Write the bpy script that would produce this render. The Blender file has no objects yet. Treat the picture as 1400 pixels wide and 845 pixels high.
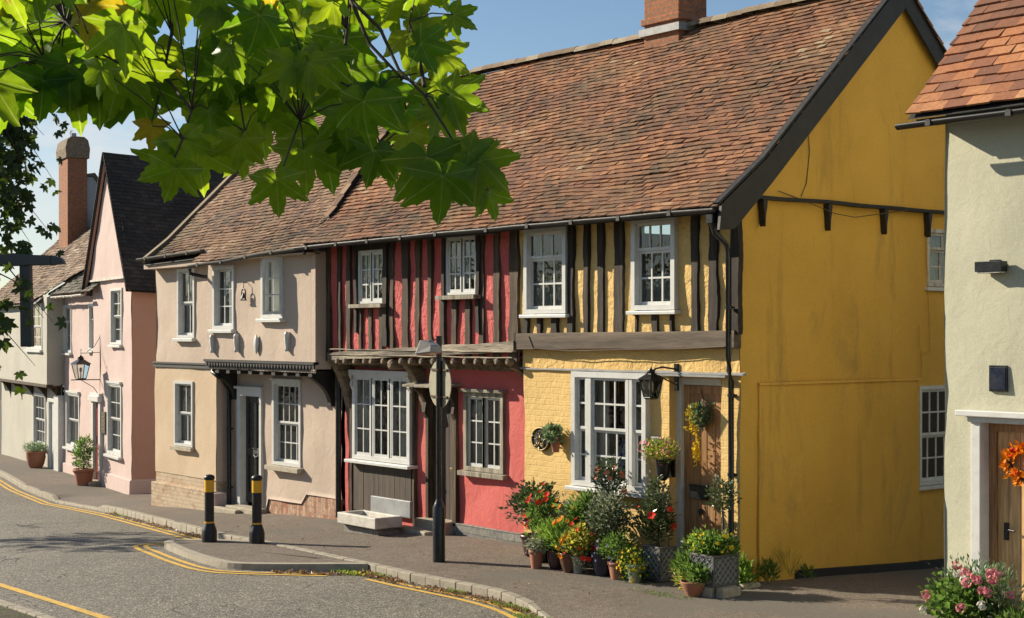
import bpy, math, random
from mathutils import Vector, Matrix, noise
S = bpy.context.scene
COL = S.collection
PI = math.pi
rnd = random.Random(7)
def U(a, b): return rnd.uniform(a, b)
OFF = {}

# ------------------------------------------------------------------ mesh builder
class MB:
    def __init__(s): s.vn = {}; s.v = []; s.f = []; s.r = []; s.m = []; s.sm = []
    def add(s, vs, fs, r=None, mi=0, smooth=False):
        b = len(s.v); s.v += [tuple(p) for p in vs]
        for k in fs:
            s.f.append([b + i for i in k]); s.r.append(U(0, 1) if r is None else r); s.m.append(mi); s.sm.append(smooth)
    def box(s, x0, x1, y0, y1, z0, z1, r=None, mi=0):
        s.add([(x0,y0,z0),(x1,y0,z0),(x1,y1,z0),(x0,y1,z0),(x0,y0,z1),(x1,y0,z1),(x1,y1,z1),(x0,y1,z1)],
              [(0,3,2,1),(4,5,6,7),(0,1,5,4),(1,2,6,5),(2,3,7,6),(3,0,4,7)], r, mi)
    def hexa(s, p, r=None, mi=0):      # 8 points: bottom loop then top loop
        s.add(p, [(0,3,2,1),(4,5,6,7),(0,1,5,4),(1,2,6,5),(2,3,7,6),(3,0,4,7)], r, mi)
    def prism(s, pts, a, b, axis='y', mi=0):   # pts 2-D outline (x,z) for y axis, (y,z) for x axis, (x,y) for z axis
        n = len(pts)
        def P(q, t):
            return (q[0], t, q[1]) if axis == 'y' else ((t, q[0], q[1]) if axis == 'x' else (q[0], q[1], t))
        s.add([P(q, a) for q in pts] + [P(q, b) for q in pts],
              [tuple(range(n))[::-1], tuple(range(n, 2*n))] + [(i, (i+1) % n, n+(i+1) % n, n+i) for i in range(n)], None, mi)
    def tube(s, pts, rad, n=8, caps=True, mi=0):
        pts = [Vector(p) for p in pts]
        if not hasattr(rad, '__len__'): rad = [rad]*len(pts)
        vs = []; up = Vector((0,0,1))
        for i, p in enumerate(pts):
            d = (pts[min(i+1, len(pts)-1)] - pts[max(i-1, 0)]).normalized()
            ref = up if abs(d.dot(up)) < .93 else Vector((1,0,0))
            a = d.cross(ref).normalized(); c = a.cross(d).normalized()
            for k in range(n):
                t = 2*PI*k/n; vs.append(p + (a*math.cos(t) + c*math.sin(t))*rad[i])
        fs = [(i*n+k, i*n+(k+1) % n, (i+1)*n+(k+1) % n, (i+1)*n+k) for i in range(len(pts)-1) for k in range(n)]
        s.add(vs, fs, None, mi, True)
        if caps:
            m = (len(pts)-1)*n
            s.add([vs[k] for k in range(n)], [tuple(range(n))[::-1]], None, mi); s.add([vs[m+k] for k in range(n)], [tuple(range(n))], None, mi)
    def lathe(s, c, prof, n=20, mi=0, smooth=True, sx=1, sy=1):    # prof: (radius, z)
        vs = [(c[0]+r*math.cos(2*PI*k/n)*sx, c[1]+r*math.sin(2*PI*k/n)*sy, c[2]+z) for r, z in prof for k in range(n)]
        fs = [(i*n+k, i*n+(k+1) % n, (i+1)*n+(k+1) % n, (i+1)*n+k) for i in range(len(prof)-1) for k in range(n)]
        s.add(vs, fs, None, mi, smooth)
        s.add(vs[:n], [tuple(range(n))[::-1]], None, mi); s.add(vs[-n:], [tuple(range(n))], None, mi)
    def leaf(s, p, d, nrm, L, W, r=None, fold=.2):
        d = Vector(d).normalized(); nrm = Vector(nrm); sd = d.cross(nrm)
        if sd.length < 1e-3: sd = d.orthogonal()
        sd.normalize(); nn = sd.cross(d); p = Vector(p)
        q = U(0, 1) if r is None else r
        s.add([p, p+d*L*.45+sd*W*.5+nn*W*fold, p+d*L, p+d*L*.45-sd*W*.5+nn*W*fold], [(0,1,2),(0,2,3)], q)
    def flower(s, p, nrm, R, r=None, petals=5):
        nrm = Vector(nrm).normalized(); a = nrm.orthogonal().normalized(); b = nrm.cross(a); p = Vector(p)
        q = U(0, 1) if r is None else r; o = U(0, 6)
        for k in range(petals):
            t = o+2*PI*k/petals; w = .9*PI/petals
            e1 = a*math.cos(t-w)+b*math.sin(t-w); e2 = a*math.cos(t+w)+b*math.sin(t+w); e = a*math.cos(t)+b*math.sin(t)
            s.add([p, p+e1*R*.75+nrm*R*.3, p+e*R+nrm*R*.35, p+e2*R*.75+nrm*R*.3], [(0,1,2,3)], q)
    def build(s, name, mats, parent=None, bevel=0, loc=None):
        if parent is not None: o0 = OFF[parent]
        else: o0 = Vector(loc) if loc is not None else Vector((0,0,0))
        me = bpy.data.meshes.new(name)
        me.from_pydata([(p[0]-o0[0], p[1]-o0[1], p[2]-o0[2]) for p in s.v], [], s.f)
        if not isinstance(mats, (list, tuple)): mats = [mats]
        for m in mats: me.materials.append(m)
        a = me.attributes.new('rnd', 'FLOAT', 'FACE'); a.data.foreach_set('value', s.r)
        if s.vn:
            va = me.attributes.new('vein', 'FLOAT', 'POINT'); va.data.foreach_set('value', [s.vn.get(i, 0.0) for i in range(len(s.v))])
        me.polygons.foreach_set('material_index', s.m); me.polygons.foreach_set('use_smooth', s.sm)
        me.update()
        o = bpy.data.objects.new(name, me); COL.objects.link(o)
        if parent is not None: o.parent = parent; OFF[o] = o0
        else: o.location = o0; OFF[o] = o0
        if bevel:
            b = o.modifiers.new('b', 'BEVEL'); b.width = bevel; b.segments = 2; b.limit_method = 'ANGLE'
        return o

def tag(o, label=None, cat=None, group=None, kind=None):
    if label: o['label'] = label
    if cat: o['category'] = cat
    if group: o['group'] = group
    if kind: o['kind'] = kind
    return o
def thing(name, label, cat, loc=(0,0,0), rz=0, group=None):
    o = bpy.data.objects.new(name, None); COL.objects.link(o); o.location = loc; o.rotation_euler = (0,0,rz)
    o.empty_display_size = .2
    OFF[o] = Vector(loc) if not rz else Vector((0,0,0))
    return tag(o, label, cat, group)
def dup(root, loc, label):
    r = root.copy(); COL.objects.link(r); r.location = loc; r['label'] = label
    def rec(a, b):
        for ch in a.children:
            c = ch.copy(); COL.objects.link(c); c.parent = b; rec(ch, c)
    rec(root, r)
    return r

# ------------------------------------------------------------------ materials
def N(nt, t, **k):
    n = nt.nodes.new(t)
    for a, b in k.items(): setattr(n, a, b)
    return n
def newmat(name):
    m = bpy.data.materials.new(name); m.use_nodes = True; nt = m.node_tree
    return m, nt, nt.nodes['Principled BSDF']
def noi(nt, scale, detail=4, rough=.6, vec=None, stretch=None, dist=0):
    n = N(nt, 'ShaderNodeTexNoise'); n.inputs['Scale'].default_value = scale; n.inputs['Detail'].default_value = detail
    n.inputs['Roughness'].default_value = rough; n.inputs['Distortion'].default_value = dist
    g = N(nt, 'ShaderNodeNewGeometry'); src = vec or g.outputs['Position']
    if stretch:
        mp = N(nt, 'ShaderNodeMapping'); mp.inputs['Scale'].default_value = stretch; nt.links.new(src, mp.inputs['Vector']); src = mp.outputs['Vector']
    nt.links.new(src, n.inputs['Vector']); return n.outputs['Fac']
def ramp(nt, fac, stops):
    r = N(nt, 'ShaderNodeValToRGB'); e = r.color_ramp.elements
    while len(e) < len(stops): e.new(.5)
    for i, (p, c) in enumerate(stops):
        e[i].position = p; e[i].color = (c, c, c, 1) if not hasattr(c, '__len__') else (*c, 1)
    nt.links.new(fac, r.inputs['Fac']); return r.outputs['Color']
def mix(nt, fac, a, b, mode='MIX'):
    n = N(nt, 'ShaderNodeMix', data_type='RGBA', blend_type=mode)
    for sock, v in ((n.inputs[0], fac), (n.inputs[6], a), (n.inputs[7], b)):
        if isinstance(v, bpy.types.NodeSocket): nt.links.new(v, sock)
        elif hasattr(v, '__len__'): sock.default_value = (*v, 1)
        else: sock.default_value = v if sock == n.inputs[0] else (v, v, v, 1)
    return n.outputs[2]
def mathn(nt, op, a, b=0.0):
    n = N(nt, 'ShaderNodeMath', operation=op)
    for i, v in enumerate((a, b)):
        if isinstance(v, bpy.types.NodeSocket): nt.links.new(v, n.inputs[i])
        else: n.inputs[i].default_value = v
    return n.outputs[0]
def bump(nt, bs, h, strength, dist=.01, prev=None):
    b = N(nt, 'ShaderNodeBump'); b.inputs['Strength'].default_value = strength; b.inputs['Distance'].default_value = dist
    nt.links.new(h, b.inputs['Height'])
    if prev is not None: nt.links.new(prev, b.inputs['Normal'])
    nt.links.new(b.outputs['Normal'], bs.inputs['Normal']); return b.outputs['Normal']
def attr(nt, name='rnd'):
    a = N(nt, 'ShaderNodeAttribute'); a.attribute_name = name; return a.outputs['Fac']

def plaster(name, c, c2, stain=(.2,.17,.1), stain_amt=.35, rough=.85, bstr=.5, brick=False, streak=None, lump=9):
    m, nt, bs = newmat(name)
    col = mix(nt, ramp(nt, noi(nt, .9, 5), [(.35, 0), (.68, 1)]), c, c2)
    st = ramp(nt, noi(nt, 1.6, 8, .72, stretch=(1,1,.35), dist=.6), [(.56, 0), (.78, 1)])
    col = mix(nt, mathn(nt, 'MULTIPLY', st, stain_amt), col, stain)
    if streak:
        s2 = ramp(nt, noi(nt, 2.2, 6, .7, stretch=(1,1,.12)), [(.57, 0), (.72, 1)])
        col = mix(nt, mathn(nt, 'MULTIPLY', s2, streak[1]), col, streak[0])
    fine = ramp(nt, noi(nt, 60, 3), [(.3, .88), (.7, 1.06)])
    col = mix(nt, 1.0, col, fine, 'MULTIPLY')
    nt.links.new(col, bs.inputs['Base Color']); bs.inputs['Roughness'].default_value = rough
    p = bump(nt, bs, noi(nt, lump, 4, .6, dist=.5), bstr, .035)
    p = bump(nt, bs, noi(nt, 90, 3), .25, .004, p)
    if brick:
        g = N(nt, 'ShaderNodeNewGeometry'); sp = N(nt, 'ShaderNodeSeparateXYZ'); nt.links.new(g.outputs['Position'], sp.inputs[0])
        cb = N(nt, 'ShaderNodeCombineXYZ'); wob = noi(nt, 2.5, 3)
        nt.links.new(mathn(nt, 'ADD', sp.outputs['X'], mathn(nt, 'MULTIPLY', wob, .06)), cb.inputs['X'])
        nt.links.new(mathn(nt, 'ADD', sp.outputs['Z'], mathn(nt, 'MULTIPLY', wob, .05)), cb.inputs['Y'])
        b = N(nt, 'ShaderNodeTexBrick'); nt.links.new(cb.outputs[0], b.inputs['Vector'])
        b.inputs['Scale'].default_value = 1; b.inputs['Brick Width'].default_value = .235; b.inputs['Row Height'].default_value = .078
        b.inputs['Mortar Size'].default_value = .008; b.inputs['Mortar Smooth'].default_value = .8
        b.inputs['Color1'].default_value = (.6,.6,.6,1); b.inputs['Color2'].default_value = (1,1,1,1); b.inputs['Mortar'].default_value = (.1,.1,.1,1)
        p = bump(nt, bs, b.outputs['Color'], .6, .006, p)
    return m
def wood(name, c, c2, along='z', rough=.8, scale=9, bstr=.8, spread=(.4,.62)):
    m, nt, bs = newmat(name)
    st = {'z': (1,1,.08), 'x': (.08,1,1), 'y': (1,.08,1)}[along]
    n1 = noi(nt, scale, 8, .7, stretch=st, dist=.3); n2 = noi(nt, scale*5, 5, .7, stretch=st)
    col = mix(nt, ramp(nt, n1, [(spread[0], 0), (spread[1], 1)]), c, c2)
    col = mix(nt, 1.0, col, ramp(nt, n2, [(.35, .6), (.6, 1.15)]), 'MULTIPLY')
    nt.links.new(col, bs.inputs['Base Color']); bs.inputs['Roughness'].default_value = rough
    p = bump(nt, bs, n1, bstr, .012); bump(nt, bs, n2, bstr*.6, .004, p)
    return m
def paint(name, c, rough=.4, var=.12, metal=0, bstr=.12, dirt=(.12,.1,.07)):
    m, nt, bs = newmat(name)
    col = mix(nt, mathn(nt, 'MULTIPLY', ramp(nt, noi(nt, 7, 7, .7), [(.45, 0), (.75, 1)]), var*2), c, dirt)
    nt.links.new(col, bs.inputs['Base Color']); bs.inputs['Metallic'].default_value = metal
    nt.links.new(mathn(nt, 'ADD', mathn(nt, 'MULTIPLY', noi(nt, 14, 4), .3), rough-.15), bs.inputs['Roughness'])
    bump(nt, bs, noi(nt, 35, 4), bstr, .004); return m
def tiles(name, stops, moss=(.10,.095,.05), moss_amt=.55, lichen=.4):
    m, nt, bs = newmat(name)
    col = ramp(nt, attr(nt), stops)
    col = mix(nt, mathn(nt, 'MULTIPLY', ramp(nt, noi(nt, 25, 5, .7), [(.42, 0), (.68, 1)]), .45), col, (.06,.045,.035))
    col = mix(nt, mathn(nt, 'MULTIPLY', ramp(nt, noi(nt, .8, 9, .72), [(.46, 0), (.66, 1)]), moss_amt), col, moss)
    col = mix(nt, mathn(nt, 'MULTIPLY', ramp(nt, noi(nt, 30, 3, .6), [(.66, 0), (.70, 1)]), lichen), col, (.45,.42,.32))
    nt.links.new(col, bs.inputs['Base Color']); bs.inputs['Roughness'].default_value = .9
    bump(nt, bs, noi(nt, 70, 4), .5, .004); return m
def leafm(name, c1, c2, tr=.45, tcol=None, rough=.45, gloss=.35, vein=False, tlow=None):
    m = bpy.data.materials.new(name); m.use_nodes = True; nt = m.node_tree; nt.nodes.clear()
    out = N(nt, 'ShaderNodeOutputMaterial'); pr = N(nt, 'ShaderNodeBsdfPrincipled'); tl = N(nt, 'ShaderNodeBsdfTranslucent'); mx = N(nt, 'ShaderNodeMixShader')
    col = mix(nt, attr(nt), c1, c2)
    col = mix(nt, 1.0, col, ramp(nt, noi(nt, 22, 3), [(.3, .75), (.7, 1.2)]), 'MULTIPLY')
    nt.links.new(col, pr.inputs['Base Color']); pr.inputs['Roughness'].default_value = rough; pr.inputs['Specular IOR Level'].default_value = gloss
    if tcol is None: tcol = tuple(min(1, v*2.2) for v in c2)
    nt.links.new(mix(nt, 1.0, mix(nt, attr(nt), tlow or tuple(v*.7 for v in tcol), tcol), ramp(nt, noi(nt, 40, 4), [(.3, .8), (.7, 1.15)]), 'MULTIPLY'), tl.inputs['Color'])
    if vein:
        vf = ramp(nt, attr(nt, 'vein'), [(.70, 0), (.95, .8)])
        nt.links.new(mix(nt, vf, pr.inputs['Base Color'].links[0].from_socket, (.16,.24,.06)), pr.inputs['Base Color']); nt.links.new(mix(nt, vf, tl.inputs['Color'].links[0].from_socket, (.75,.85,.25)), tl.inputs['Color'])
    mx.inputs[0].default_value = tr; nt.links.new(pr.outputs[0], mx.inputs[1]); nt.links.new(tl.outputs[0], mx.inputs[2]); nt.links.new(mx.outputs[0], out.inputs[0])
    return m
def petal(name, c1, c2): return leafm(name, c1, c2, .3, c1, .6, .1)
def glassm():
    m = bpy.data.materials.new('window_glass'); m.use_nodes = True; nt = m.node_tree; nt.nodes.clear()
    out = N(nt, 'ShaderNodeOutputMaterial'); g = N(nt, 'ShaderNodeBsdfGlossy'); t = N(nt, 'ShaderNodeBsdfTransparent'); mx = N(nt, 'ShaderNodeMixShader')
    g.inputs['Roughness'].default_value = .02; t.inputs['Color'].default_value = (.86,.9,.88,1)
    fr = N(nt, 'ShaderNodeFresnel'); fr.inputs['IOR'].default_value = 1.55
    b = N(nt, 'ShaderNodeBump'); b.inputs['Strength'].default_value = .25; b.inputs['Distance'].default_value = .02
    nt.links.new(noi(nt, 5, 2), b.inputs['Height']); nt.links.new(b.outputs[0], g.inputs['Normal'])
    nt.links.new(mathn(nt, 'MULTIPLY', fr.outputs[0], 1.5), mx.inputs[0]); nt.links.new(t.outputs[0], mx.inputs[1]); nt.links.new(g.outputs[0], mx.inputs[2]); nt.links.new(mx.outputs[0], out.inputs[0])
    return m
def curtainm(name, c, tr=.35):
    m = bpy.data.materials.new(name); m.use_nodes = True; nt = m.node_tree; nt.nodes.clear()
    out = N(nt, 'ShaderNodeOutputMaterial'); d = N(nt, 'ShaderNodeBsdfDiffuse'); t = N(nt, 'ShaderNodeBsdfTransparent'); mx = N(nt, 'ShaderNodeMixShader')
    col = mix(nt, ramp(nt, noi(nt, 25, 3, stretch=(1,1,.1)), [(.3, 0), (.7, 1)]), c, tuple(v*.6 for v in c)); nt.links.new(col, d.inputs['Color'])
    mx.inputs[0].default_value = tr; nt.links.new(d.outputs[0], mx.inputs[1]); nt.links.new(t.outputs[0], mx.inputs[2]); nt.links.new(mx.outputs[0], out.inputs[0]); return m
def brickm(name, c1, c2, mortar, bw=.225, bh=.075, wash=None, axis='X', rot=False):
    m, nt, bs = newmat(name)
    g = N(nt, 'ShaderNodeNewGeometry'); sp = N(nt, 'ShaderNodeSeparateXYZ'); nt.links.new(g.outputs['Position'], sp.inputs[0])
    cb = N(nt, 'ShaderNodeCombineXYZ'); wob = noi(nt, 3, 3)
    xs = mathn(nt, 'ADD', sp.outputs['X'], sp.outputs['Y'])
    nt.links.new(mathn(nt, 'ADD', xs, mathn(nt, 'MULTIPLY', wob, .05)), cb.inputs['Y' if rot else 'X'])
    nt.links.new(mathn(nt, 'ADD', sp.outputs['Z'], mathn(nt, 'MULTIPLY', wob, .04)), cb.inputs['X' if rot else 'Y'])
    b = N(nt, 'ShaderNodeTexBrick'); nt.links.new(cb.outputs[0], b.inputs['Vector']); b.inputs['Scale'].default_value = 1
    b.inputs['Brick Width'].default_value = bw; b.inputs['Row Height'].default_value = bh; b.inputs['Mortar Size'].default_value = .006
    b.inputs['Mortar Smooth'].default_value = .3
    b.inputs['Color1'].default_value = (*c1, 1); b.inputs['Color2'].default_value = (*c2, 1); b.inputs['Mortar'].default_value = (*mortar, 1)
    col = mix(nt, 1.0, b.outputs['Color'], ramp(nt, noi(nt, 18, 6), [(.3, .6), (.7, 1.25)]), 'MULTIPLY')
    if wash: col = mix(nt, ramp(nt, noi(nt, 4, 6, .7), [(.4, 0), (.6, .8)]), col, wash)
    nt.links.new(col, bs.inputs['Base Color']); bs.inputs['Roughness'].default_value = .9
    inv = mathn(nt, 'SUBTRACT', 1.0, b.outputs['Fac'])
    p = bump(nt, bs, inv, .8, .008); bump(nt, bs, noi(nt, 30, 5), .6, .008, p); return m
def asphalt(name, c, c2, agg=110, light=.5, cracks=True, patch=None):
    m, nt, bs = newmat(name)
    vo = N(nt, 'ShaderNodeTexVoronoi'); vo.inputs['Scale'].default_value = agg; g = N(nt, 'ShaderNodeNewGeometry'); nt.links.new(g.outputs['Position'], vo.inputs['Vector'])
    sp = N(nt, 'ShaderNodeSeparateXYZ'); nt.links.new(vo.outputs['Color'], sp.inputs[0])
    col = mix(nt, ramp(nt, noi(nt, .7, 6, .65), [(.35, 0), (.65, 1)]), c, c2)
    col = mix(nt, 1.0, col, ramp(nt, sp.outputs['X'], [(0, .35), (.55, .9), (.85, 1.3), (1, 1+light*2.6)]), 'MULTIPLY')
    col = mix(nt, 1.0, col, ramp(nt, noi(nt, 9, 7, .75), [(.3, .75), (.7, 1.2)]), 'MULTIPLY')
    if patch: col = mix(nt, ramp(nt, noi(nt, .55, 3, .5, stretch=(.5,1,1)), [(.52, 0), (.56, .7)]), col, patch)
    if cracks:
        n = noi(nt, .55, 3, .5, dist=.7); a = mathn(nt, 'ABSOLUTE', mathn(nt, 'SUBTRACT', n, .52))
        col = mix(nt, ramp(nt, a, [(.0012, 1), (.0028, 0)]), col, (.012,.011,.01))
    nt.links.new(col, bs.inputs['Base Color']); bs.inputs['Roughness'].default_value = .85
    p = bump(nt, bs, vo.outputs['Distance'], .6, .006); bump(nt, bs, noi(nt, 12, 5), .4, .01, p); return m

M = {}
M['yellow'] = plaster('yellow_render', (.74,.50,.18), (.68,.44,.145), (.45,.28,.08), .35, bstr=1.0, streak=((.8,.58,.25), .3))
M['yellow_brick'] = plaster('painted_brick', (.74,.505,.19), (.69,.455,.155), (.5,.33,.12), .3, bstr=.4, brick=True)
M['yellow_side'] = plaster('ochre_side_render', (.74,.43,.07), (.64,.365,.055), (.30,.21,.08), .6, bstr=.3, streak=((.20,.14,.05), .45), lump=4)
M['red'] = plaster('red_render', (.62,.125,.11), (.56,.10,.088), (.42,.10,.085), .4, bstr=1.0, lump=14)
M['red_low'] = plaster('red_lower_render', (.62,.13,.11), (.56,.105,.09), (.45,.13,.1), .35, bstr=.5, lump=5)
M['cream'] = plaster('cream_render', (.56,.445,.35), (.49,.385,.30), (.50,.37,.25), .45, bstr=.35, lump=4, streak=((.36,.29,.22), .3))
M['cream_low'] = plaster('warm_cream_render', (.60,.47,.32), (.54,.40,.26), (.60,.37,.16), .6, bstr=.3, lump=3)
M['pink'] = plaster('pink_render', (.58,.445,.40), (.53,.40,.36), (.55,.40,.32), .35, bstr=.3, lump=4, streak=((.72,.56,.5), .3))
M['pink_shade'] = plaster('pink_shade_render', (.50,.29,.225), (.46,.265,.20), (.4,.2,.14), .35, bstr=.3, lump=4)  # darker copy of the pink render, with the side wall's shade mixed in
M['grey_render'] = plaster('grey_render', (.46,.44,.37), (.40,.38,.32), (.3,.27,.2), .4, bstr=.3, lump=4)
M['green_render'] = plaster('sage_render', (.50,.485,.355), (.46,.445,.32), (.35,.32,.2), .4, bstr=.28, lump=4)
M['slate_white'] = plaster('grey_gable_render', (.36,.38,.38), (.33,.35,.35), bstr=.2)
M['white'] = paint('white_gloss', (.62,.62,.59), .4, .12)
M['white_old'] = paint('flaking_white', (.64,.60,.53), .6, .5, bstr=.6)
M['frame_old'] = wood('aged_painted_wood', (.40,.36,.27), (.16,.13,.09), 'z')
M['stud'] = wood('weathered_oak_stud', (.05,.031,.017), (.23,.15,.07), 'z', spread=(.48,.75))
M['black_stud'] = wood('tarred_stud', (.022,.015,.010), (.12,.082,.046), 'z', spread=(.5,.78))
M['beam'] = wood('dark_grey_beam', (.075,.053,.036), (.16,.12,.082), 'x', scale=5)
M['bress'] = wood('bleached_carved_beam', (.40,.34,.25), (.09,.07,.05), 'x', scale=12, bstr=1.0)
M['joist'] = wood('oak_joist', (.28,.21,.13), (.10,.07,.04), 'y', scale=12)
M['brown_door'] = wood('brown_door_wood', (.44,.24,.10), (.30,.15,.06), 'z', .45, 6, .4)
M['oak_door'] = wood('golden_door_wood', (.70,.44,.20), (.58,.34,.13), 'z', .45, 5, .3)
M['old_door'] = wood('dark_plank_door', (.05,.034,.025), (.10,.07,.048), 'z', .8, 6)
M['apron'] = wood('brown_boarding', (.055,.040,.028), (.095,.070,.048), 'z', .75, 6, .5)
M['black'] = paint('black_gloss', (.012,.013,.014), .3, .1, dirt=(.05,.045,.04))
M['black_rough'] = paint('black_timber_paint', (.015,.014,.013), .6, .2, bstr=.8, dirt=(.06,.05,.04))
M['blackpl'] = paint('black_plastic', (.012,.012,.013), .45, .15, dirt=(.05,.045,.04))
M['bol_yellow'] = paint('amber_band', (.78,.42,.02), .4, .05)
M['grey_metal'] = paint('grey_metal', (.07,.075,.075), .45, .2, metal=.3)
M['sign_back'] = paint('sign_back', (.34,.31,.22), .5, .25)
M['lamp_grey'] = paint('lamp_shell', (.42,.39,.34), .5, .2)
M['lamp_lens'] = paint('lamp_lens', (.50,.26,.17), .3, .1)
M['gutter_grey'] = paint('grey_gutter', (.075,.075,.07), .85, .25)
M['lead'] = paint('lead_flashing', (.30,.31,.31), .5, .3, bstr=.4)
M['concrete'] = paint('concrete', (.30,.27,.22), .9, .4, bstr=1.0, dirt=(.15,.13,.09))
M['kerb'] = paint('granite_kerb', (.36,.32,.25), .9, .3, bstr=1.2, dirt=(.16,.15,.11))
M['stone'] = paint('stone', (.42,.37,.28), .9, .4, bstr=1.2, dirt=(.2,.15,.08))
M['trough'] = paint('white_stone', (.60,.57,.50), .6, .3, bstr=.6, dirt=(.25,.22,.17))
M['blue_brick'] = brickm('grey_plinth_brick', (.19,.185,.165), (.26,.25,.22), (.12,.11,.10), .28, .11)
M['rubble'] = brickm('old_plinth_brick', (.42,.25,.15), (.55,.42,.28), (.32,.25,.17), .16, .075, wash=(.52,.42,.29))
M['rubble2'] = brickm('upright_plinth_brick', (.36,.13,.07), (.52,.36,.24), (.26,.2,.15), .20, .075, rot=True)
M['chimney'] = brickm('chimney_brick', (.36,.13,.05), (.30,.12,.06), (.22,.17,.12), .225, .075)
M['chimney_top'] = brickm('chimney_top_brick', (.20,.15,.10), (.26,.19,.12), (.15,.12,.09), .225, .06)
T_red = [(0, (.075,.04,.026)), (.2, (.155,.07,.037)), (.5, (.245,.105,.05)), (.76, (.33,.145,.062)), (.94, (.43,.21,.095)), (1, (.43,.31,.18))]
T_brn = [(0, (.05,.035,.026)), (.2, (.14,.075,.045)), (.5, (.23,.12,.065)), (.75, (.31,.175,.095)), (.92, (.36,.24,.14)), (1, (.38,.30,.2))]
T_drk = [(0, (.014,.013,.012)), (.6, (.034,.029,.024)), (1, (.075,.06,.045))]  # near-black tones hold the shade of the gable's right slope
T_lit = [(0, (.09,.06,.045)), (.35, (.21,.135,.09)), (.7, (.34,.23,.15)), (.9, (.42,.33,.24)), (1, (.6,.54,.44))]
T_bright = [(0, (.10,.045,.03)), (.35, (.26,.10,.05)), (.65, (.42,.16,.06)), (.88, (.52,.24,.10)), (1, (.45,.34,.2))]
M['t_red'] = tiles('red_clay_tiles', T_red); M['t_brn'] = tiles('brown_clay_tiles', T_brn, moss_amt=.55)
M['t_drk'] = tiles('shaded_moss_tiles', T_drk, (.03,.03,.02), .5, .12); M['t_lit'] = tiles('pale_clay_tiles', T_lit, moss_amt=.35, lichen=.4)
M['t_gry'] = tiles('grey_moss_tiles', [(0, (.05,.045,.035)), (.6, (.12,.105,.08)), (1, (.22,.19,.14))], moss_amt=.4)
M['t_bright'] = tiles('bright_clay_tiles', T_bright, moss_amt=.25, lichen=.15)
M['ridge'] = tiles('ridge_tiles', [(0, (.2,.13,.08)), (.6, (.32,.24,.16)), (1, (.40,.34,.24))], moss_amt=.4)
M['glass'] = glassm()
M['net'] = curtainm('net_curtain', (.75,.73,.68), .35); M['drape'] = curtainm('pale_drape', (.75,.71,.62), .0)
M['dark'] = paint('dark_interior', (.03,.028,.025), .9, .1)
M['road'] = asphalt('road_asphalt', (.155,.142,.115), (.19,.172,.138), 75, .8)
M['foot'] = asphalt('footway_asphalt', (.165,.130,.098), (.20,.163,.125), 120, .3, cracks=False, patch=(.13,.118,.096))
M['yline'] = paint('yellow_line_paint', (.68,.42,.07), .8, .3, bstr=1.0, dirt=(.17,.14,.09))
M['soil'] = paint('soil', (.05,.035,.022), .95, .3, bstr=1.5)
M['terra'] = paint('terracotta', (.36,.14,.075), .8, .3, bstr=.4, dirt=(.25,.2,.15))
M['terra_dk'] = paint('brown_glaze', (.12,.05,.03), .35, .2)
M['plum'] = paint('plum_glaze', (.05,.018,.02), .35, .2)
M['navy'] = paint('navy_glaze', (.008,.014,.035), .3, .1)
M['pale_pot'] = paint('pale_pot', (.36,.36,.30), .5, .4)
M['leadpl'] = paint('faux_lead', (.09,.092,.095), .55, .3, bstr=.4)
M['brass'] = paint('brass', (.20,.15,.07), .5, .1, metal=.9)
M['l_dark'] = leafm('glossy_dark_leaf', (.022,.04,.012), (.06,.095,.03), .2, rough=.3, gloss=.6)
M['l_mid'] = leafm('mid_green_leaf', (.05,.10,.018), (.11,.19,.035), .4)
M['l_bright'] = leafm('bright_green_leaf', (.07,.14,.018), (.16,.26,.04), .45)
M['l_grey'] = leafm('silver_leaf', (.10,.13,.075), (.27,.29,.20), .3)
M['l_yel'] = leafm('yellow_green_leaf', (.20,.21,.03), (.38,.36,.06), .4)
M['l_ivy'] = leafm('ivy_leaf', (.04,.09,.04), (.16,.24,.12), .3)
M['stem'] = wood('green_brown_stem', (.09,.08,.03), (.14,.12,.05), 'z')
M['bark'] = wood('twig_bark', (.05,.032,.025), (.09,.06,.045), 'z', bstr=.3)
M['trunkbark'] = wood('tree_bark', (.11,.09,.065), (.20,.17,.12), 'z', scale=5)
M['f_red'] = petal('red_petals', (.72,.025,.02), (.80,.09,.03)); M['f_orange'] = petal('orange_petals', (.85,.24,.01), (.88,.34,.02))
M['f_yellow'] = petal('yellow_petals', (.80,.55,.02), (.85,.65,.06)); M['f_purple'] = petal('purple_petals', (.16,.012,.09), (.28,.03,.16))
M['f_lilac'] = petal('lilac_petals', (.28,.22,.5), (.4,.34,.62)); M['f_pink'] = petal('pink_petals', (.78,.22,.28), (.85,.42,.42))
M['f_white'] = petal('white_petals', (.75,.72,.64), (.8,.76,.62)); M['f_coral'] = petal('coral_petals', (.72,.20,.09), (.8,.33,.17))
M['grass'] = leafm('grass_blade', (.06,.10,.02), (.14,.19,.045), .4)
M['litter'] = leafm('dead_leaf', (.10,.055,.025), (.28,.17,.08), .2)
M['verge'] = paint('verge_soil_grass', (.05,.042,.022), .95, .4, bstr=1.5)
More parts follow.
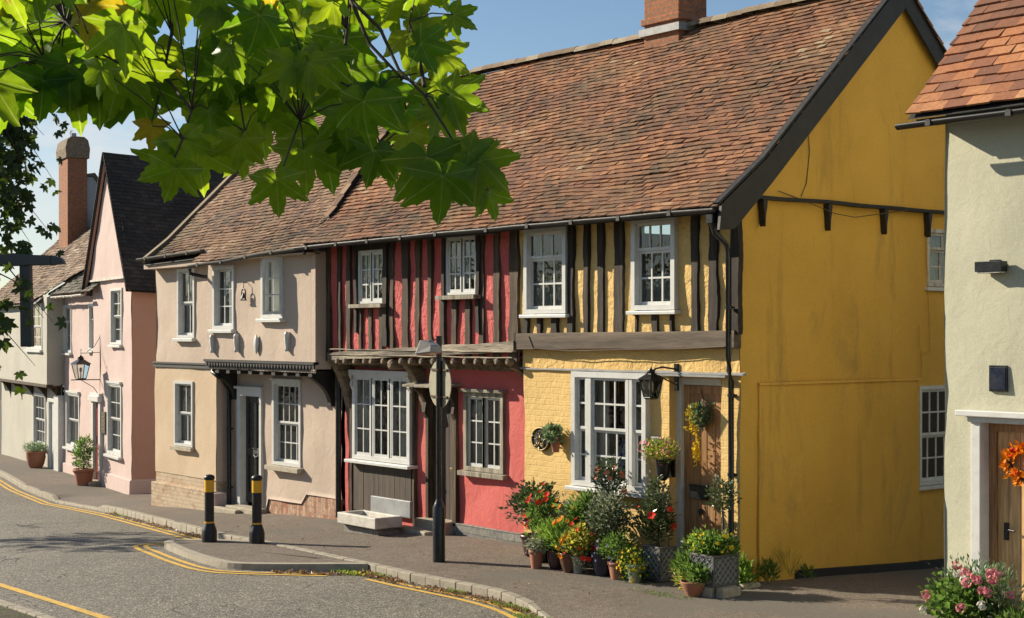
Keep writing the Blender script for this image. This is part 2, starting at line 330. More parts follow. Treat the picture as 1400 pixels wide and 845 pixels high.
# ------------------------------------------------------------------ world, sun, camera
TRAVEL = Vector((1.0, .50, -.56)).normalized()
w = bpy.data.worlds.new("World"); S.world = w; w.use_nodes = True; nt = w.node_tree
bg = nt.nodes['Background']; sky = N(nt, 'ShaderNodeTexSky'); sky.sky_type = 'NISHITA'; sky.sun_disc = False
sky.sun_elevation = math.asin(-TRAVEL.z); sky.sun_rotation = math.atan2(-TRAVEL.x, -TRAVEL.y) % (2*PI)
sky.air_density = 1.0; sky.dust_density = .15; sky.ozone_density = 2.6
tc = N(nt, 'ShaderNodeTexCoord'); sp = N(nt, 'ShaderNodeSeparateXYZ'); nt.links.new(tc.outputs['Generated'], sp.inputs[0])
cn = noi(nt, 3.2, 8, .58, vec=tc.outputs['Generated'], stretch=(1,1,2.0), dist=.35)
cm = ramp(nt, cn, [(.56, 0), (.70, 1)])
skc = mix(nt, cm, sky.outputs[0], (7.5, 7.3, 7.1)); nt.links.new(skc, bg.inputs['Color']); bg.inputs['Strength'].default_value = .071
sl = bpy.data.lights.new('sun', 'SUN'); sl.energy = 5.0; sl.angle = math.radians(.55); sl.color = (1.0, .89, .71)
so = bpy.data.objects.new('sun', sl); COL.objects.link(so); so.rotation_euler = TRAVEL.to_track_quat('-Z', 'Y').to_euler(); so.location = (-20,-10,20)
cd = bpy.data.cameras.new('camera'); cam = bpy.data.objects.new('camera', cd); COL.objects.link(cam); S.camera = cam
cam.location = (12.42, -13.46, 3.0); cam.rotation_euler = (PI/2, 0, math.atan2(.7801, .6256))
cd.sensor_width = 36; cd.lens = 53.2; cd.shift_y = .0232; cd.clip_end = 4000; cd.clip_start = .05
S.view_settings.view_transform = 'Standard'; S.view_settings.look = 'None'; S.view_settings.exposure = 0.66; S.view_settings.gamma = 1
S.cycles.max_bounces = 6; S.cycles.transparent_max_bounces = 16; S.cycles.use_denoising = True

# ------------------------------------------------------------------ ground
BX = [(-60,-1.6),(-40,-1.0),(-28,-.80),(-21,-.78),(-15.8,-.46),(-8.4,-.12),(-3.5,0),(0,0),(20,.5)]
def base(x):
    if x <= BX[0][0]: return BX[0][1]
    for (a, b), (c, d) in zip(BX, BX[1:]):
        if x <= c: return b+(d-b)*(x-a)/(c-a)
    return BX[-1][1]
def gz(x, y):       # footway level
    z = base(x)+.02*min(0, y)
    if x > -1 and y > .2: z -= .05*min(y-.2, 4)*min(1, x+1)
    return z
KX = [(-90,22),(-60,9.5),(-40,4.0),(-28.5,1.55),(-24.4,.63),(-20.2,.0),(-16.5,-.65),(-13.8,-1.14),(-8.74,-2.06),(-7.26,-2.13),(-4.42,-2.34),(-3.4,-2.44),(-1.9,-2.36),(-1.0,-2.44),(.15,-2.89),(1.5,-3.4),(3.5,-3.6),(20,-4.2)]
def ky(x):
    if x <= KX[0][0]: return KX[0][1]
    for (a, b), (c, d) in zip(KX, KX[1:]):
        if x <= c: return b+(d-b)*(x-a)/(c-a)
    return KX[-1][1]
def kyn(x): return ky(x)-4.7 if x < -9 else -6.86-.02*(x+9)   # near kerb
def road_z(x, y):
    a, b = kyn(x), ky(x); t = max(0, min(1, (y-a)/(b-a)))
    return gz(x, y)-.115+.05*math.sin(PI*t)
KH = .1
def kh(x):   # the kerb drops towards the passage on the right and at the far drive
    return KH*max(.12, min(1, (-.1-x)/1.4)) if x > -1.6 else (KH*.25 if -21.6 < x < -17.4 else KH)
def foot_z(x, y):
    d = y-ky(x); k = max(0, 1-d/.7)
    return gz(x, y)-(KH-kh(x))*k
def grid(name, xs, rows, zf, mat, kind='structure'):
    m = MB(); nx = len(xs); vs = []
    for x in xs:
        ys = rows(x); ny = len(ys)
        for y in ys: vs.append((x, y, zf(x, y)))
    fs = [(i*ny+j, (i+1)*ny+j, (i+1)*ny+j+1, i*ny+j+1) for i in range(nx-1) for j in range(ny-1)]
    m.add(vs, fs, None, 0, True); return tag(m.build(name, mat), kind=kind)
def fr(a, b, n): return [a+(b-a)*i/n for i in range(n+1)]
XS = fr(-90, -30, 40)[:-1]+fr(-30, 20, 260)
grid('road', XS, lambda x: fr(kyn(x)-.05, ky(x)+.05, 18), road_z, M['road'])
grid('footway', XS, lambda x: fr(ky(x)-.001, ky(x)+.9, 5)[:-1]+fr(ky(x)+.9, max(7, ky(x)+8), 16), lambda x, y: foot_z(x, y)+.012*noise.noise((x*.8, y*.9, 0)), M['foot'])
m = MB(); m.add([(-900,-900,-6),(900,-900,-6),(900,900,-6),(-900,900,-6)], [(0,1,2,3)]); tag(m.build('ground', M['verge']), kind='structure')
def nz(x, y):      # the near bank, rising to where the photographer stands
    d = max(0, kyn(x)-.14-y); t = max(0, min(1, (d-1.2)/5)); return gz(x, -6.6)-.01+.03*min(d, 1)+1.35*t*t*(3-2*t)
grid('verge', fr(-90, 30, 120), lambda x: fr(kyn(x)-30, kyn(x)-.13, 40), lambda x, y: nz(x, y)+.02*noise.noise((x*2, y*2, 0)), M['verge'])
grid('back_ground', fr(-120, 60, 40), lambda x: fr(max(7, ky(x)+8)-.02, 160, 20), lambda x, y: gz(x, 6)-.02, M['verge']).name = 'terrain'

def kerb_run(name, xs0, fy, hz, wd=.13, z_off=0.0, near=False):
    m = MB(); x = xs0[0]
    while x < xs0[1]:
        L = .9; x2 = min(x+L-.012, xs0[1]); n = 3
        for i in range(n):
            a = x+(x2-x)*i/n; b = x+(x2-x)*(i+1)/n; ja = U(-.004, .004)
            p = []
            for z in (0, 1):
                for q, side in ((a, 0), (b, 0), (b, 1), (a, 1)):
                    yy = fy(q)+ja+(wd if side else 0)
                    if near: yy = fy(q)-ja-(0 if side else wd)
                    p.append((q, yy, hz(q)+.006+z_off if z else hz(q)-.3))
            m.hexa(p)
        x += L
    return tag(m.build(name, M['kerb'], bevel=.012), kind='structure')
kerb_run('kerb', (-60, 14), lambda x: ky(x)-.06, lambda x: foot_z(x, ky(x)+.02))
kerb_run('kerb', (-40, 14), lambda x: kyn(x)+.02, lambda x: gz(x, -6.5)-.005, near=True)

def inset(pts, d):      # offset of a closed outline, positive = outward for clockwise input
    out = []; n = len(pts)
    for i in range(n):
        a, b, c = Vector(pts[i-1]), Vector(pts[i]), Vector(pts[(i+1) % n])
        n1 = (b-a).normalized(); n2 = (c-b).normalized(); nn = Vector((-(n1.y+n2.y), n1.x+n2.x)).normalized(); out.append(tuple(b+nn*d))
    return out
def smooth(pts, it=2, closed=True):
    for _ in range(it):
        q = []; n = len(pts)
        for i in range(n if closed else n-1):
            a, b = Vector(pts[i]), Vector(pts[(i+1) % n]); q += [tuple(a*.75+b*.25), tuple(a*.25+b*.75)]
        if not closed: q = [pts[0]]+q+[pts[-1]]
        pts = q
    return pts
ISL = [(-9.18,-2.98),(-8.9,-3.18),(-7.61,-3.49),(-6.22,-3.66),(-5.76,-3.52),(-5.2,-3.08),(-4.55,-2.52),(-4.3,-2.36),(-5.5,-2.22),(-7.0,-2.1),(-7.75,-2.12),(-8.4,-2.42),(-9.0,-2.72)]
isl = smooth(ISL, 2)
m = MB(); n = len(isl); inn = inset(isl, .13)
# inner surface as fan strips towards a spine
cx = sum(p[0] for p in inn)/n; cyy = sum(p[1] for p in inn)/n
vs = [(p[0], p[1], gz(p[0], p[1])+.004) for p in inn]
for k in (.66, .33): vs += [(cx+(p[0]-cx)*k, cyy+(p[1]-cyy)*k, gz(cx+(p[0]-cx)*k, cyy+(p[1]-cyy)*k)+.008) for p in inn]
vs.append((cx, cyy, gz(cx, cyy)+.008))
fs = [(r*n+i, r*n+(i+1) % n, (r+1)*n+(i+1) % n, (r+1)*n+i) for r in range(2) for i in range(n)]+[(2*n+i, 2*n+(i+1) % n, 3*n) for i in range(n)]
m.add(vs, fs, None, 0, True); tag(m.build('pavement', M['foot']), kind='structure')
m = MB()
for i in range(n):
    j = (i+1) % n
    if isl[i][1] > ky(isl[i][0])-.12 and isl[j][1] > ky(isl[j][0])-.12: continue
    A, B, C2, D = isl[i], isl[j], inn[j], inn[i]
    m.hexa([(q[0], q[1], gz(*q)-.3) for q in (A, B, C2, D)]+[(q[0], q[1], gz(*q)+.010) for q in (A, B, C2, D)])
tag(m.build('kerb', M['kerb']), kind='structure')

def strip(m, pts, wd, zf, off=.007, step=.1):
    P = []
    for a, b in zip(pts, pts[1:]):
        a, b = Vector(a), Vector(b); k = max(1, int((b-a).length/step)); P += [a+(b-a)*i/k for i in range(k)]
    P.append(Vector(pts[-1])); vs = []
    for i, p in enumerate(P):
        d = (P[min(i+1, len(P)-1)]-P[max(0, i-1)]).normalized(); s = Vector((-d.y, d.x)); ww = wd*(.5+.06*noise.noise((p.x*5, p.y*5, 3)))
        for q in (p+s*ww, p-s*ww): vs.append((q.x, q.y, zf(q.x, q.y)+off))
    m.add(vs, [(2*i, 2*i+1, 2*i+3, 2*i+2) for i in range(len(P)-1)])
def yl(pts, zf=road_z):
    m = MB()
    for d in (-.075, .075):
        Q = []
        for i, p in enumerate(pts):
            a = Vector(pts[max(0, i-1)]); b = Vector(pts[min(len(pts)-1, i+1)]); t = (b-a).normalized(); s = Vector((-t.y, t.x)); Q.append(tuple(Vector(p)+s*d))
        strip(m, Q, .078, zf)
    return m
def off_k(x, d): return (x, ky(x)-d)
la = yl(smooth([off_k(x, .34) for x in fr(-60, -20.6, 30)+fr(-20, -8.6, 20)], 1, False))
lb = yl(smooth([(-9.35,-2.72),(-9.62,-2.98),(-9.62,-3.22),(-9.2,-3.40),(-8.2,-3.62),(-7.2,-3.80),(-6.1,-3.93),(-5.55,-3.72),(-4.9,-3.22),(-4.55,-2.93)], 3, False))
lc = yl(smooth([off_k(-3.9, .30)]+[off_k(x, .30) for x in (-3.3,-2.6,-1.9,-1.2,-.6,0,.6,1.5,3,6,10,14)], 2, False))
ld = MB(); strip(ld, [(x, kyn(x)+.62) for x in fr(-22, 6, 50)], .10, road_z)
for k in (la, lb, lc, ld): tag(k.build('road_markings', M['yline']), kind='structure')

# ------------------------------------------------------------------ building helpers
def wall(P, mat, a0, a1, z0, z1, c, holes=(), axis='y', depth=.16, amp=.012, step=.16, name='wall', outward=-1, top=None, bottom=None):
    """wall in the plane axis=c, a = the other horizontal axis, with real openings and plaster that is not quite flat"""
    def cuts(lo, hi, ex):
        e = sorted(set([lo, hi]+[v for v in ex if lo < v < hi])); out = []
        for p, q in zip(e, e[1:]):
            k = max(1, int(round((q-p)/step))); out += [p+(q-p)*i/k for i in range(k)]
        return out+[e[-1]]
    A = cuts(a0, a1, [h[0] for h in holes]+[h[1] for h in holes]); Z = cuts(z0, z1, [h[2] for h in holes]+[h[3] for h in holes])
    m = MB(); nz_ = len(Z)
    def pt(a, z):
        zz = z
        if top and z > (z0+z1)/2: zz = min(z, top(a))
        if bottom: zz = max(zz, bottom(a))
        d = amp*(noise.noise((a*1.1+c*7, zz*1.1, c*3+1))+.5*noise.noise((a*3+5, zz*3, c)))*2
        return (a, c+d, zz) if axis == 'y' else (c+d, a, zz)
    vs = [pt(a, z) for a in A for z in Z]; fs = []
    for i in range(len(A)-1):
        for j in range(nz_-1):
            ca, cz = (A[i]+A[i+1])/2, (Z[j]+Z[j+1])/2
            if any(h[0] < ca < h[1] and h[2] < cz < h[3] for h in holes): continue
            if top and cz > top(ca)+step*.5: continue
            fs.append((i*nz_+j, (i+1)*nz_+j, (i+1)*nz_+j+1, i*nz_+j+1))
    if axis == 'x': fs = [f for f in fs]
    m.add(vs, fs, None, 0, True)
    dd = -outward*depth
    for h in holes:
        q = [(h[0], h[2]), (h[1], h[2]), (h[1], h[3]), (h[0], h[3])]
        for (p0, q0), (p1, q1) in zip(q, q[1:]+q[:1]):
            F = (lambda a, y, z: (a, y, z)) if axis == 'y' else (lambda a, y, z: (y, a, z))
            e = -outward*-.004
            m.add([F(p0, c-.0, q0), F(p1, c-.0, q1), F(p1, c+dd, q1), F(p0, c+dd, q0)], [(0,1,2,3)])
    return m.build(name, mat, P)
def shell(P, mat, x0, x1, y0, y1, z0, z1, sides='lrb', floor=None, name='wall'):
    m = MB()
    if 'l' in sides: m.add([(x0,y0,z0),(x0,y1,z0),(x0,y1,z1),(x0,y0,z1)], [(0,1,2,3)])
    if 'r' in sides: m.add([(x1,y0,z0),(x1,y1,z0),(x1,y1,z1),(x1,y0,z1)], [(0,1,2,3)])
    if 'b' in sides: m.add([(x0,y1,z0),(x1,y1,z0),(x1,y1,z1),(x0,y1,z1)], [(0,1,2,3)])
    if floor is not None:
        for z in floor: m.add([(x0,y0,z),(x1,y0,z),(x1,y1,z),(x0,y1,z)], [(0,1,2,3)])
    return m.build(name, mat, P)
def window(P, x0, x1, z0, z1, y, lights=((0,1,3,4),), mat=None, fw=.055, proud=.025, sash=True, sill=None, curtain='sides', cornice=False, inset_d=.05, jamb=None, bar=.02, thick=None, wall_jamb=.1):
    """window in a wall plane y; lights = (from, to, columns, rows) as fractions of the glazed width"""
    mat = mat or M['white']; m = MB(); yf = y-proud; yb = y+wall_jamb
    m.box(x0, x0+fw, yf, yb, z0, z1); m.box(x1-fw, x1, yf, yb, z0, z1)
    m.box(x0+fw, x1-fw, yf, yb, z1-fw, z1); m.box(x0+fw, x1-fw, yf, yb, z0, z0+fw*.9)
    if cornice: m.box(x0-.04, x1+.04, yf-.05, y+.0, z1, z1+.05); m.box(x0-.02, x1+.02, yf-.025, y, z1-.035, z1-.002)
    gx0, gx1, gz0, gz1 = x0+fw, x1-fw, z0+fw*.9, z1-fw; W = gx1-gx0
    fr_o = m
    gl = MB(); zm = (gz0+gz1)/2
    s = MB()
    for k, (f0, f1, nc, nr) in enumerate(lights):
        a, b = gx0+W*f0, gx0+W*f1
        if f0 > 0: m.box(a-fw*.7, a+.0, yf+.015, yb, gz0, gz1)
        if f1 < 1: m.box(b, b+fw*.7, yf+.015, yb, gz0, gz1)
        if f0 > 0: pass
        parts = [(gz0, gz1, y+inset_d-.01, nr)] if not sash else \
            [(zm if nr % 2 == 0 else gz0+(gz1-gz0)*(nr//2+1)/nr, gz1, y+inset_d-.015, nr//2 if nr % 2 == 0 else nr-(nr//2+1)), (gz0, zm if nr % 2 == 0 else gz0+(gz1-gz0)*(nr//2+1)/nr, y+inset_d+.02, nr//2 if nr % 2 == 0 else nr//2+1)]
        for pi, (c0, c1, yy, rr) in enumerate(parts):
            st = .036; t = .03
            s.box(a, a+st, yy, yy+t, c0, c1); s.box(b-st, b, yy, yy+t, c0, c1)
            s.box(a+st, b-st, yy, yy+t, c1-st, c1); s.box(a+st, b-st, yy, yy+t, c0, c0+st*(1.3 if pi == len(parts)-1 else 1))
            ia, ib, ja, jb = a+st, b-st, c0+st, c1-st
            for q in range(1, nc): xx = ia+(ib-ia)*q/nc; s.box(xx-bar/2, xx+bar/2, yy+.006, yy+t-.004, ja, jb)
            for q in range(1, rr): zz = ja+(jb-ja)*q/rr; s.box(ia, ib, yy+.005, yy+t-.005, zz-bar/2, zz+bar/2)
            gl.add([(ia,yy+.018,ja),(ib,yy+.018,ja),(ib,yy+.018,jb),(ia,yy+.018,jb)], [(0,1,2,3)])
    wd = m.build('window', mat, P); s.build('sash', M['white'] if mat is M['frame_old'] else mat, wd); gl.build('pane', M['glass'], wd)
    if sill:
        ov, pr, h, sm = sill; q = MB(); q.hexa([(x0-ov,y-pr,z0-h-.012),(x1+ov,y-pr,z0-h-.012),(x1+ov,yb,z0-h),(x0-ov,yb,z0-h),(x0-ov,y-pr,z0-.012),(x1+ov,y-pr,z0-.012),(x1+ov,yb-.01,z0-.002),(x0-ov,yb-.01,z0-.002)])
        q.build('sill', sm, wd, bevel=.006)
    if curtain:
        q = MB(); yc = y+max(.08, inset_d+.10)
        def cur(a, b, lo, hi, amp=.012, fq=70):
            n = max(6, int((b-a)/.02)); X = [a+(b-a)*i/n for i in range(n+1)]
            vs = [(x, yc+amp*math.sin(x*fq+math.sin(x*13)*2)*(1 if z == lo else .8), z) for x in X for z in (lo, hi)]
            q.add(vs, [(2*i, 2*i+2, 2*i+3, 2*i+1) for i in range(n)], None, 0, True)
        cm_ = M['drape']
        if curtain == 'sides': cur(x0+.03, x0+(x1-x0)*.40, z0+.03, z1-.03); cur(x1-(x1-x0)*.30, x1-.03, z0+.03, z1-.03)
        if curtain == 'left': cur(x0+.03, x0+(x1-x0)*.42, z0-.02, z1)
        if curtain == 'half': cur(x0+.03, x1-.03, z0+.03, z0+(z1-z0)*.40); cm_ = M['net']; 
        if curtain == 'net': cur(x0+.03, x1-.03, z0+.03, z1); cm_ = M['net']
        if curtain == 'full': cur(x0+.03, x1-.03, z0+.03, z1)
        q.build('curtain', cm_, wd)
    return wd
def hole(x0, x1, z0, z1, g=.012): return (x0+g, x1-g, z0+g, z1-g)

def roof(P, mat, prof, xl, xr, gauge=.098, tw=.165, skip=None, amp=.02, th=.019, seed=0, u0=0.0, name='roof', under=True, uxr=99, fx=None, ridge=None):
    """tiled slope: prof = [(y,z)...] from eave to ridge, tiles as separate thin slabs in one mesh"""
    rr = random.Random(seed); segs = []; L = 0
    for (a, b), (c, d) in zip(prof, prof[1:]):
        l = math.hypot(c-a, d-b); segs.append((L, L+l, a, b, c, d)); L += l
    def at(s):
        for s0, s1, a, b, c, d in segs:
            if s <= s1 or s1 == L: t = (s-s0)/(s1-s0); return a+(c-a)*t, b+(d-b)*t, (c-a)/(s1-s0), (d-b)/(s1-s0)
    m = MB(); rows = int(L/gauge)
    G = fx or (lambda x, y, z: (x, y, z))
    for i in range(rows+1):
        s = i*gauge; a0, a1 = xl(s/L), xr(s/L)
        y, z, ty, tz = at(min(s, L)); ny, nzv = (-tz, ty) if ty >= 0 else (tz, -ty)
        j0 = int(math.floor(a0/tw))-1; j1 = int(math.ceil(a1/tw))+1
        for j in range(j0, j1):
            xa = (j+(.5 if i % 2 else 0))*tw; xb = xa+tw-.004
            if xb <= a0+.03 or xa >= a1-.03: continue
            xa = max(xa, a0); xb = min(xb, a1)
            if skip and skip((xa+xb)/2, s): continue
            ln = min(gauge*1.5, L-s+.02)
            if ln < .02: continue
            dz = [amp*(noise.noise((x*.55, s*.8, seed))+.35*noise.noise((x*2.3, s*2, seed+4))) for x in (xa, xb)]
            lift = .026+rr.uniform(0, .012); tl = rr.uniform(-.007, .007); sl = rr.uniform(-.009, .009); q = rr.random()
            P8 = []
            for top in (0, 1):
                for x, ss, k in ((xa, s+sl, 0), (xb, s+sl, 1), (xb, s+ln, 1), (xa, s+ln, 0)):
                    h = dz[k]+(lift+(tl if k else -tl) if ss < s+.02 else .004)+(th if top else 0)
                    yy = y+ty*(ss-s)+ny*h; zz = z+tz*(ss-s)+nzv*h; P8.append(G(x, yy, zz))
                # slight belly on the tile's tail is left to the jitter
            m.add(P8, [(4,5,6,7),(0,1,5,4),(1,2,6,5),(3,0,4,7)], min(1, max(0, q*.62+.38*(.5+1.1*noise.noise((xa*.8, s*1.1, 9+seed))))))
    o = m.build(name, mat, P)
    if under:
        u = MB(); n = 24; 
        for k in range(n):
            for (s0, s1, a, b, c, d) in segs:
                if s0 < u0 < s1: e_ = (u0-s0)/(s1-s0); a, b, s0 = a+(c-a)*e_, b+(d-b)*e_, u0
                f0, f1 = s0/L, s1/L; q0, q1 = min(xr(f0), uxr), min(xr(f1), uxr); xa0, xa1 = xl(f0)+(q0-xl(f0))*k/n, xl(f0)+(q0-xl(f0))*(k+1)/n
                xb0, xb1 = xl(f1)+(q1-xl(f1))*k/n, xl(f1)+(q1-xl(f1))*(k+1)/n
                u.add([G(xa0,a,b-.03),G(xa1,a,b-.03),G(xb1,c,d-.03),G(xb0,c,d-.03)], [(0,1,2,3)])
        u.build('roof_deck', M['black_rough'], o)
    return o
def sag(x, k=1.0): return .03*noise.noise((x*.35, 2, 2))*k
def ridge_run(P, x0, x1, y, z, r=.1, seed=3, fx=None, parent=None, z1=None):
    m = MB(); x = x0; rr = random.Random(seed); G = fx or (lambda a, b, c: (a, b, c))
    while x < x1:
        e = min(x+.31, x1); dz = rr.uniform(-.008, .008)+.05*noise.noise((x*.3, 0, seed)); q = rr.random(); zz = z if z1 is None else z+(z1-z)*(x-x0)/(x1-x0)
        vs = []
        for xx, rad in ((x, r), (e-.012, r*.94)):
            for k in range(7): t = PI*k/6; vs.append(G(xx, y-math.cos(t)*rad*1.25, zz+dz+math.sin(t)*rad-.03))
        m.add(vs, [(k, k+7, k+8, k+1) for k in range(6)]+[(0,1,2,3,4,5,6)], q); x = e
    return m.build('ridge', M['ridge'], parent or P)
def gutter(P, x0, x1, y, za, zb=None, r=.055, mat=None, wav=.012, name='gutter'):
    zb = za if zb is None else zb; m = MB(); n = max(4, int((x1-x0)/.3)); mat = mat or M['blackpl']
    def c(x): t = (x-x0)/(x1-x0); return za+(zb-za)*t+wav*noise.noise((x*.8, 5, 5))
    vs = []
    for i in range(n+1):
        x = x0+(x1-x0)*i/n
        for rad in (r, r*.86):
            for k in range(9): t = PI+PI*k/8; vs.append((x, y+math.cos(t)*rad, c(x)+math.sin(t)*rad))
    K = 18; fs = []
    for i in range(n):
        a, b = i*K, (i+1)*K
        fs += [(a+k, a+k+1, b+k+1, b+k) for k in range(8)]+[(a+9+k, b+9+k, b+10+k, a+10+k) for k in range(8)]+[(a, b, b+9, a+9), (a+8, a+17, b+17, b+8)]
    m.add(vs, fs, None, 0, True)
    for e in (0, n): m.add([vs[e*K+k] for k in range(9)], [tuple(range(9))])
    o = m.build(name, mat, P)
    b = MB(); x = x0+.4
    while x < x1-.1:
        b.box(x-.012, x+.012, y-r-.006, y+r+.03, c(x)-.004, c(x)+.008); b.box(x-.03, x+.03, y-r-.005, y-r*.2, c(x)-r*1.02, c(x)+.004); x += .9
    b.build('gutter_bracket', mat, o); return o
def stud(P, x, w, z0, z1, y, mat, proud=.03, seed=0, name='stud'):
    m = MB(); n = 22; vs = []
    for i in range(n+1):
        z = z0+(z1-z0)*i/n; dx = .024*noise.noise((x*3, z*1.6, seed))+.008*noise.noise((x*3, z*7, seed)); dw = w*.5*(1+.24*noise.noise((x*5+9, z*2.2, seed))+.16*noise.noise((x, z*9, seed+5)))
        yy = y-proud+.006*noise.noise((x*3, z*4, seed+2))
        vs += [(x+dx-dw, y+.02, z), (x+dx-dw+.01, yy, z), (x+dx+dw-.01, yy, z), (x+dx+dw, y+.02, z)]
    m.add(vs, [(4*i+k, 4*i+k+1, 4*i+k+5, 4*i+k+4) for i in range(n) for k in range(3)]+[(0,3,2,1), (4*n,4*n+1,4*n+2,4*n+3)])
    return m.build(name, mat, P)
def pipe(P, pts, r=.035, name='downpipe', mat=None, clips=()):
    m = MB(); m.tube(pts, r, 10); o = m.build(name, mat or M['black'], P)
    if clips:
        q = MB()
        for x, y, z in clips: q.tube([(x, y, z-.02), (x, y, z+.02)], r*1.25, 10); q.box(x-.05, x+.05, y+r*.6, y+r+.02, z-.012, z+.012)
        q.build('pipe_clip', mat or M['black'], o)
    return o
def beam(P, x0, x1, y0, y1, z0a, z1a, z0b, z1b, mat, amp=.012, name='beam', n=24, seed=0):
    m = MB(); vs = []
    for i in range(n+1):
        t = i/n; x = x0+(x1-x0)*t; a = amp*noise.noise((x*1.5, 0, seed)); b = amp*noise.noise((x*1.5, 4, seed)); c = amp*.6*noise.noise((x*2.5, 8, seed))
        lo = z0a+(z0b-z0a)*t+a; hi = z1a+(z1b-z1a)*t+b
        vs += [(x, y0+c, lo), (x, y0+c, hi), (x, y1, hi), (x, y1, lo)]
    m.add(vs, [(4*i+k, 4*i+(k+1) % 4, 4*i+4+(k+1) % 4, 4*i+4+k) for i in range(n) for k in range(4)]+[(0,1,2,3), (4*n,4*n+3,4*n+2,4*n+1)])
    return m.build(name, mat, P, bevel=.006)
# ================================================================== YELLOW HOUSE
Y = thing('timber_framed_house', 'yellow cottage with black timber studs upstairs and a large ochre side wall', 'house', (-2, 0, 0))
XL = -4.12; PARTY = -9.22
bay = (-2.990, -1.544, 0.955, 2.482); dr = (-1.201, -0.315, 0.271, 2.440)
zs = 2.507
wall(Y, M['yellow_brick'], -4.08, 0.0, -.35, zs, 0.0, [hole(*bay), (dr[0], dr[1], -.4, dr[3])], step=.14, name='wall')
wall(Y, M['yellow'], -4.08, 0.0, zs, 3.02, -.012, step=.14, amp=.016, name='wall')
m = MB(); n = 40
for i in range(n):
    a = -4.12+4.2*i/n; b = a+4.2/n; f = lambda x: zs+.012*noise.noise((x*2, 1, 1)); g = lambda x: -.045-.012*noise.noise((x*2.4, 6, 1))
    m.hexa([(a,g(a),f(a)-.018),(b,g(b),f(b)-.018),(b,.02,f(b)-.018),(a,.02,f(a)-.018),(a,g(a),f(a)),(b,g(b),f(b)),(b,.02,f(b)+.02),(a,.02,f(a)+.02)])
m.build('drip_ledge', M['lead'], Y)
WI = (-3.946, -3.049, 3.261, 4.447); WJ = (-1.765, -0.977, 3.287, 4.461)
wall(Y, M['yellow'], XL, 0.0, 2.85, 4.62, -.06, [hole(*WI), hole(*WJ)], step=.13, amp=.018, name='wall')
beam(Y, -4.130, .03, -.135, -.02, 2.764, 2.990, 2.817, 3.026, M['beam'], .01, 'bressummer')
zb = 3.000
for i, (a, b, k) in enumerate([(-4.003,-3.886,1),(-3.060,-2.935,1),(-2.732,-2.622,1),(-2.455,-2.326,1),(-2.128,-1.947,1),(-0.734,-0.600,1),(-0.437,-0.284,1),
        (-3.710,-3.615,0),(-3.400,-3.266,0),(-1.731,-1.676,0),(-1.438,-1.312,0),(-1.100,-1.039,0)]):
    stud(Y, (a+b)/2, b-a, zb-.02, 4.58 if k else WI[2]-.03, -.07, M['black_stud'], .03, i)
stud(Y, 0.042-.03, .15, zb-.02, 4.55, -.07, M['black_stud'], .05, 40, 'corner_post')
window(Y, *WI, -.075, ((0,1,3,3),), fw=.07, proud=.06, sill=(.05,.10,.045,M['white']), curtain='half', inset_d=.0, bar=.024)
window(Y, *WJ, -.075, ((0,1,3,3),), fw=.07, proud=.06, sill=(.05,.10,.045,M['white']), curtain='half', inset_d=.0, bar=.024)
window(Y, *bay, 0.0, ((0,.155,1,4),(.235,.76,3,4),(.85,1,1,4)), fw=.075, proud=.085, sill=(.06,.15,.05,M['white']), curtain='sides', inset_d=-.03, bar=.024, wall_jamb=.14)
# front door, set back in a white frame
dk = .15; dw0 = -1.213; dw1 = dr[1]-.01
m = MB(); fx0, fx1 = dw0, dw1
m.box(fx0, fx0+.10, dk-.03, dk+.09, .02, dr[3]); m.box(fx1-.03, fx1, dk-.03, dk+.09, .02, dr[3]); m.box(fx0+.10, fx1-.03, dk-.03, dk+.09, dr[3]-.09, dr[3])
mc = MB(); mc.box(dr[0]-.12, dr[1]+.16, -.10, -.01, dr[3]+.02, dr[3]+.045); mc.build('canopy', M['lead'], Y)
dfr = m.build('door_frame', M['white'], Y, bevel=.006)
m = MB(); m.box(dr[0]+.005, dw0-.004, .01, dk+.1, -.1, dr[3]); m.build('door_reveal', M['yellow'], Y)
a, b = fx0+.104, fx1-.034; m = MB(); m.box(a, b, dk+.04, dk+.08, .1, dr[3]-.094)
m.box(a, a+.09, dk+.025, dk+.04, .1, dr[3]-.096); m.box(b-.09, b, dk+.025, dk+.04, .1, dr[3]-.096); m.box(a+.09, b-.09, dk+.025, dk+.04, dr[3]-.2, dr[3]-.096); m.box(a+.09, b-.09, dk+.025, dk+.04, .1, .3)
for k in range(1, 4): xx = a+.09+(b-a-.18)*k/4; m.box(xx-.006, xx+.006, dk+.034, dk+.04, .3, dr[3]-.2)
door = m.build('door', M['brown_door'], Y, bevel=.004)
m = MB(); m.box(a+.15, a+.43, dk-.03, dk+.034, .93, 1.09); m.box(a+.14, a+.44, dk-.04, dk+.03, 1.085, 1.105); m.build('letterbox', M['black'], door, bevel=.006)
m = MB(); m.lathe((0,0,0), [(.03,0),(.034,.02),(.02,.03)], 12); m.v = [(p[0]+a+.29, dk+.036-p[2], p[1]+.78) for p in m.v]; m.tube([(a+.29-.03,dk,.77),(a+.29,dk-.012,.72),(a+.29+.03,dk,.77)], .008, 6); m.build('knocker', M['black'], door)
m = MB(); m.box(dr[0], dr[1], .0, .5, -.3, .02); m.box(dr[0]+.0, dr[1], .16, .5, .02, .1); m.build('doorstep', M['stone'], Y, bevel=.01)
